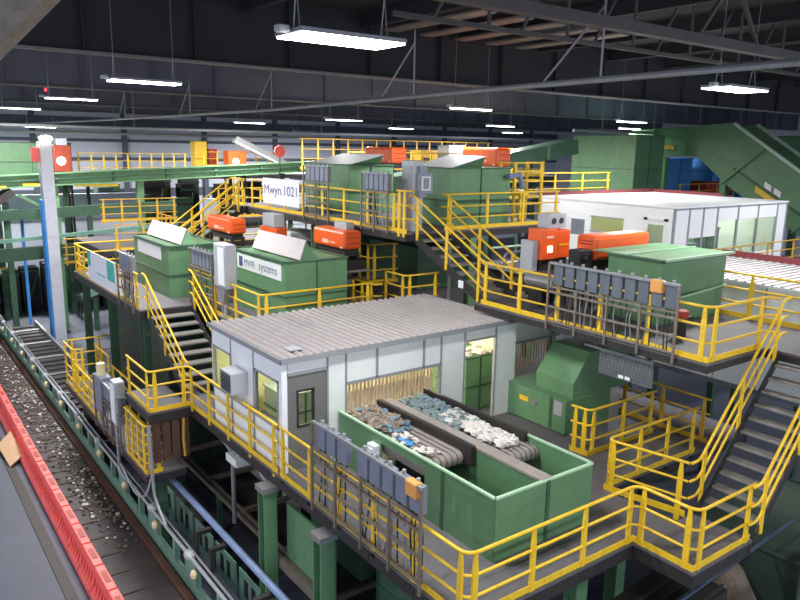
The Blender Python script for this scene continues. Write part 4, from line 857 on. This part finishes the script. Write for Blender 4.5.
railing([(44.8, 28.7, 3.2), (52, 28.7, 3.2)], 'yellow railing in front of the red steel bin', spacing=2, h=1.4)
t = hopper('pale green trough at the top right edge behind the chute', 50, 62, 22, 25, 6.4, 7.9, name='feed_trough')
for x in (50.5, 61.5): B(x-.2, x+.2, 23.3, 23.7, G, 6.4).build('leg', GREEN_D, t)

# =================================================================== FAR LEFT BACKGROUND
t = thing('building_column', 'tall pale steel building column with blue flank at far left', 'column', (7.7, 40.5, G))
B(7.33, 7.88, 40.2, 40.35, G, 6.7).build('flange', POLE, t); B(7.57, 7.63, 40.35, 40.9, G, 6.7).build('web', GALV, t); B(7.33, 7.88, 40.9, 41.05, G, 6.7).build('flange', STEEL, t)
B(7.22, 7.32, 40.2, 40.9, G, 3.8).build('corner_guard', BLUE, t)
MB().blob((7.6, 40.1, 6.85), .35, .2, .16, .03).build('lamp_head', LAMP_S, t)
tag(MB().box(6.9, 7.05, 45, 45.15, G, 3.0).build('blue_post', BLUE), 'thin blue post left of the pale building column', 'post')
tag(B(6.95, 7.32, 40.3, 40.55, 5.7, 6.4).build('alarm_box', RED), 'small red box beside the pale building column', 'alarm')
t = thing('conveyor_gantry', 'long green conveyor gantry girder crossing the far left background', 'conveyor', (3, 44, 4.1))
def slope(x): return 4.05+(x-3)*.043
MB().bar((1, 44, slope(1)+.35), (26, 44, slope(26)+.35), .06, .62).build('web', GREEN, t)
for dz in (.04, .38, .68): MB().bar((1, 43.9, slope(1)+dz), (26, 43.9, slope(26)+dz), .26, .06).build('flange', GREEN_D if dz == .38 else GREEN, t)
for i in range(8): x = 2.5+i*3.1; MB().bar((x, 43.92, slope(x)+.06), (x, 43.92, slope(x)+.66), .12, .14, up=(0, 1, 0)).build('stiffener', GREEN_D, t)
MB().bar((1, 45.6, slope(1)+.35), (26, 45.6, slope(26)+.35), .06, .62).build('web', GREEN, t); MB().bar((1, 44.8, slope(1)+.5), (26, 44.8, slope(26)+.5), 1.5, .06).build('belt', BLACK, t)
for x in (8.6, 13.3): B(x-.2, x+.2, 44, 44.3, G, slope(x)).build('leg', GREEN, t)
B(7, 8.2, 43.84, 43.87, slope(7)+.1, slope(7)+.25).build('yellow_marking', YELLOW, t); B(9.6, 12, 43.84, 43.87, slope(10)-.12, slope(10)+.02).build('yellow_marking', YELLOW, t); B(4.5, 6.2, 43.84, 43.87, slope(5), slope(5)+.2).build('yellow_marking', YELLOW, t)
t = thing('conveyor_gantry', 'lower dark green conveyor girder under the long gantry at far left', 'conveyor', (2, 43, 2.4))
MB().bar((1, 43, 2.7), (15, 43, 3.1), .3, .55).build('web', GREEN_D, t); MB().bar((2, 42.8, 1.3), (15, 42.8, 2.0), .14, .2).build('rail', TEAL, t); MB().bar((1, 43, .6), (13, 43, .9), .3, .7).build('web', GREEN_D, t); MB().bar((6.6, 43, 3.9), (8.8, 43, 2.6), .14, .16).build('brace', GREEN, t)
for x in (4, 10, 14.8): B(x, x+.25, 43, 43.25, G, 2.6).build('leg', GREEN_D, t)
t = hopper('green tank behind the long gantry at far left', 6.0, 10.4, 47.6, 50, 4.6, 6.6, name='storage_tank')
for x in (6.3, 10.1): B(x-.15, x+.15, 48.5, 48.8, G, 4.6).build('leg', GREEN_D, t)
t = sorter('brownish orange round-topped machine with lamp behind the pale column', 9.1, 10.1, 46.2, 47.2, 4.9, 6.5, None, G, m=BROWNR, gbox=(9.3, 9.9, 46.3, 47.1, 6.9))
MB().blob((9.5, 46.16, 5.6), .25, .08, .25, .02).build('lamp_head', LAMP_S, t)
platform('far raised walkway behind the long gantry', [(10.5, 34, 47.4, 52)], 4.7, (10.5, 47.4, 4.7), legs=((12, 51), (22, 51), (33, 51)))
railing([(10.6, 47.5, 4.7), (17.5, 47.5, 4.7)], 'far yellow railing above the long gantry, left part', spacing=.7, h=1.35)
railing([(18.5, 47.5, 4.9), (24.5, 47.5, 4.9)], 'far yellow railing above the long gantry, right part', spacing=.9, h=1.3)
t = sorter('far orange machine with glowing lamp above the long gantry', 19.9, 21.2, 46.3, 47.3, 5.35, 6.3, None, G)
MB().blob((20.4, 46.26, 5.6), .24, .08, .22, .02).build('lamp_head', LAMP_S, t)
t = thing('inclined_belt_conveyor', 'pale inclined belt conveyor far behind the white banner', 'conveyor', (20.5, 45, 5)); MB().bar((20.2, 46.0, 7.0), (23.8, 46.0, 5.4), .5, .3).build('bed', OFFWHITE, t); MB().bar((20.2, 45.72, 7.15), (23.8, 45.72, 5.55), .06, .3).build('side_rail', STEEL, t); B(23.5, 23.8, 45.85, 46.15, G, 5.3).build('leg', GREEN_D, t)
t = thing('stop_sign', 'pinkish red round sign on a thin post above the gantry', 'sign', (22, 41, 5.2)); MB().cyl((21.0, 41, 6.35), (21.0, 41.06, 6.35), .38, 8).build('plate', RED, t); MB().tube([(21.0, 41.04, 4.0), (21.0, 41.04, 6.4)], .04, 6).build('post', BLACK, t)
t = thing('machine_tower', 'yellow and red machine tower far above the gantry', 'machine', (18.8, 49.6, 4.7)); B(18.6, 19.5, 49, 49.8, 4.7, 6.9).build('housing', YELLOW, t, .05); B(19.6, 20.2, 49, 49.6, 4.7, 6.4).build('side_box', REDB, t)
platform('dim far walkway below the long gantry', [(9, 22, 36, 42)], 1.6, (9, 36, 1.6), legs=((9.5, 37), (16, 37), (21.5, 37)))
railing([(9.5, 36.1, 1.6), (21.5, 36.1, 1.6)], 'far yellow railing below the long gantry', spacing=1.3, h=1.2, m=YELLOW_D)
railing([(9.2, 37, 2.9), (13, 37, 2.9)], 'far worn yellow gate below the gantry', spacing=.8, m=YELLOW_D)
t = thing('fan_unit', 'pale grey cylinder on the far walkway', 'fan', (15, 39.5, 2.8)); MB().cyl((15.8, 39.5, 2.5), (15.8, 39.5, 3.7), .38).build('body', BOXL, t); MB().cyl((15.8, 39.5, 1.6), (15.8, 39.5, 2.5), .15).build('stand', STEEL_D, t)
t = thing('white_cladding', 'white clad shed wall low in the far left background', 'shed', (9, 52, G)); B(7.2, 15.5, 52, 52.2, G, 3.3).build('wall_panel', WALLM, t); B(7.2, 15.5, 51.95, 52, 1.5, 1.65).build('trim_strip', TRIM, t); B(11, 11.2, 51.95, 52, G, 3.3).build('trim_strip', TRIM, t)
t = thing('conveyor_gantry', 'dark inclined conveyor at the far left edge', 'conveyor', (3, 42, 1)); MB().bar((1, 44.6, .5), (6.5, 44.6, 4.0), 1.6, .4).build('bed', STEEL_D, t); B(6, 6.3, 44.3, 44.6, G, 3.4).build('leg', GREEN_D, t)
railing([(8.3, 41.5, .3), (9.6, 41.5, .3)], 'small worn yellow gate right of the pale building column', spacing=.8, m=YELLOW_D, h=1.3)
railing([(5.6, 46, -.5), (6.4, 46, -.5)], 'small worn yellow gate left of the pale building column', spacing=.6, m=YELLOW_D, h=1.8)
hopper('dim green machine low at the far left edge', 1.5, 5.6, 46.5, 49, G+.01, .5, m=GREEN_SHADED, name='machine_housing')
hopper('dim green machine behind the left upper platform', 8.5, 12.5, 31, 34, G+.01, 1.2, m=GREEN_SHADED, name='machine_housing')
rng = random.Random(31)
MM = [GREEN_SHADED, STEEL_D, GREEN_SHADED, GREEN_D, BLACK]
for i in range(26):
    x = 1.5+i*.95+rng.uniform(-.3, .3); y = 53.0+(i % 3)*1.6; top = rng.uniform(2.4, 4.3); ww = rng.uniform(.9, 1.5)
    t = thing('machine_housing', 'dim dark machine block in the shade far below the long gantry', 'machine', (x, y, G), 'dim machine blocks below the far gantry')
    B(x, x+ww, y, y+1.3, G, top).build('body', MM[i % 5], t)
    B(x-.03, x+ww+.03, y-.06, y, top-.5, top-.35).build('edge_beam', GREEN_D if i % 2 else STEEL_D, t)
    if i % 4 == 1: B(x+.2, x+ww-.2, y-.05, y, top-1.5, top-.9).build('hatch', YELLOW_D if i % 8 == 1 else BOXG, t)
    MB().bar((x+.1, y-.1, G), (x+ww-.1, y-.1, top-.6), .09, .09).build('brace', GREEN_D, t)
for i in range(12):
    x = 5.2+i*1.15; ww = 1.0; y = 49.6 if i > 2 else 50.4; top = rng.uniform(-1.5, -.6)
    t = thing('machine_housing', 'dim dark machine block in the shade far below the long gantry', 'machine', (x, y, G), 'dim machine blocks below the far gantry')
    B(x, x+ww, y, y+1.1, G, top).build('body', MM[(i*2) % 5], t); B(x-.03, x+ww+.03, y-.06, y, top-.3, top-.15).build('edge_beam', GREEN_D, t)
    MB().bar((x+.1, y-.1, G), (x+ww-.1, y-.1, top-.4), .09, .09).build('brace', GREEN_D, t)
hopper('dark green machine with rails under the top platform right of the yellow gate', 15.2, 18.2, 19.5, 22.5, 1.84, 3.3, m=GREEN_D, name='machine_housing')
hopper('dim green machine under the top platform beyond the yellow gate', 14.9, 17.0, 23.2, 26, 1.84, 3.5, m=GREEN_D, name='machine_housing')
for i, (x, y, z, w_, lab) in enumerate(((8.4, 39, -1.2, 2.4, 'low dark belt conveyor right of the pale building column'), (11.2, 35.2, 1.5, 3.0, 'dark belt conveyor just behind the left upper platform railing'), (15, 40, -.5, 5, 'dark belt conveyor deep under the far walkway'), (2.2, 41, -.6, 3, 'dark belt conveyor at the far left edge below the girders'))):
    t = thing('belt_conveyor', lab, 'conveyor', (x, y, z))
    MB().bar((x, y, z), (x+w_, y+.6, z+.7), .9, .3).build('bed', STEEL_D, t); MB().bar((x, y-.5, z+.15), (x+w_, y+.1, z+.85), .06, .36).build('side_rail', TEAL, t)
    for q in (.15, .85): MB().bar((x+w_*q, y+.3, G), (x+w_*q, y+.3, z+.5*q), .14, .14).build('leg', GREEN_D, t)
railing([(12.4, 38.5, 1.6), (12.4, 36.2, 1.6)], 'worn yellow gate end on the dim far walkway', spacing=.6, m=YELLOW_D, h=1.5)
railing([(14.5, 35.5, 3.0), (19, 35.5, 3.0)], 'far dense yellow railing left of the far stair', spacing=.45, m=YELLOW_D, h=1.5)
platform('far dim yellow-edged step behind the far stair', [(14.4, 19.2, 35.3, 35.95)], 3.0, (14.4, 35.3, 3.0), legs=((14.8, 35.6), (18.8, 35.6)))
# beyond the top platform
platform('far high walkway behind the top platform', [(19, 34, 30, 36)], 5.2, (19, 30, 5.2), legs=((20, 31), (33, 31)))
railing([(19.1, 30.1, 5.2), (33, 30.1, 5.2)], 'far yellow railing on the high walkway behind the top platform', spacing=1.2, h=1.25)
railing([(19.1, 35, 5.5), (33, 35, 5.5)], 'most distant yellow railing on the high walkway', spacing=1.0, h=1.6, m=YELLOW_D)
for i, (x, h, m, lab) in enumerate(((25.0, 6.6, YELLOW_D, 'worn yellow'), (27, 6.9, BOXL, 'pale grey'), (31, 6.8, YELLOW_D, 'yellow-brown'))):
    t = thing('machine_tower', lab+' machine tower on the far high walkway', 'machine', (x, 32, 5.2)); B(x, x+1.2, 32, 33, 5.2, h).build('housing', m, t, .04); B(x+.2, x+.6, 31.97, 32, 5.8, 6.2).build('hatch', STEEL_D, t)
t = thing('inclined_conveyor', 'dark green inclined conveyor behind the right orange sorter', 'conveyor', (24, 27, 5)); MB().bar((20, 27.9, 5.0), (32.5, 27.9, 6.95), 1.2, .8).build('bed', GREEN_D, t)
for k in range(3): MB().bar((22+k*4, 27.25, 5.0+k*.62), (22+k*4, 27.25, 5.75+k*.62), .2, .1, up=(0, 1, 0)).build('rib', PALE_GREEN if k == 1 else GREEN, t)
B(26, 26.3, 27.4, 27.7, G, 5.5).build('leg', GREEN_D, t)

# =================================================================== WORLD, CAMERA
wd = bpy.data.worlds.new('ambient_fill'); bpy.context.scene.world = wd; wd.use_nodes = True
bg = wd.node_tree.nodes['Background']; bg.inputs[0].default_value = (.75, .82, 1, 1); bg.inputs[1].default_value = .95  # even soft fill added through the open sides, not a source in the hall
cam = bpy.data.cameras.new('camera'); cam.sensor_width = 36; cam.lens = 721.144/800*36; cam.clip_end = 300
co = bpy.data.objects.new('camera', cam); C.objects.link(co); co.location = (0, 0, 6.7)
co.rotation_euler = (math.radians(78.0849), math.radians(-1.0202), math.radians(-36.3697)); bpy.context.scene.camera = co
vs = bpy.context.scene.view_settings; vs.view_transform = 'Standard'; vs.look = 'None'; vs.exposure = 0.25; vs.gamma = 1; vs.use_curve_mapping = False
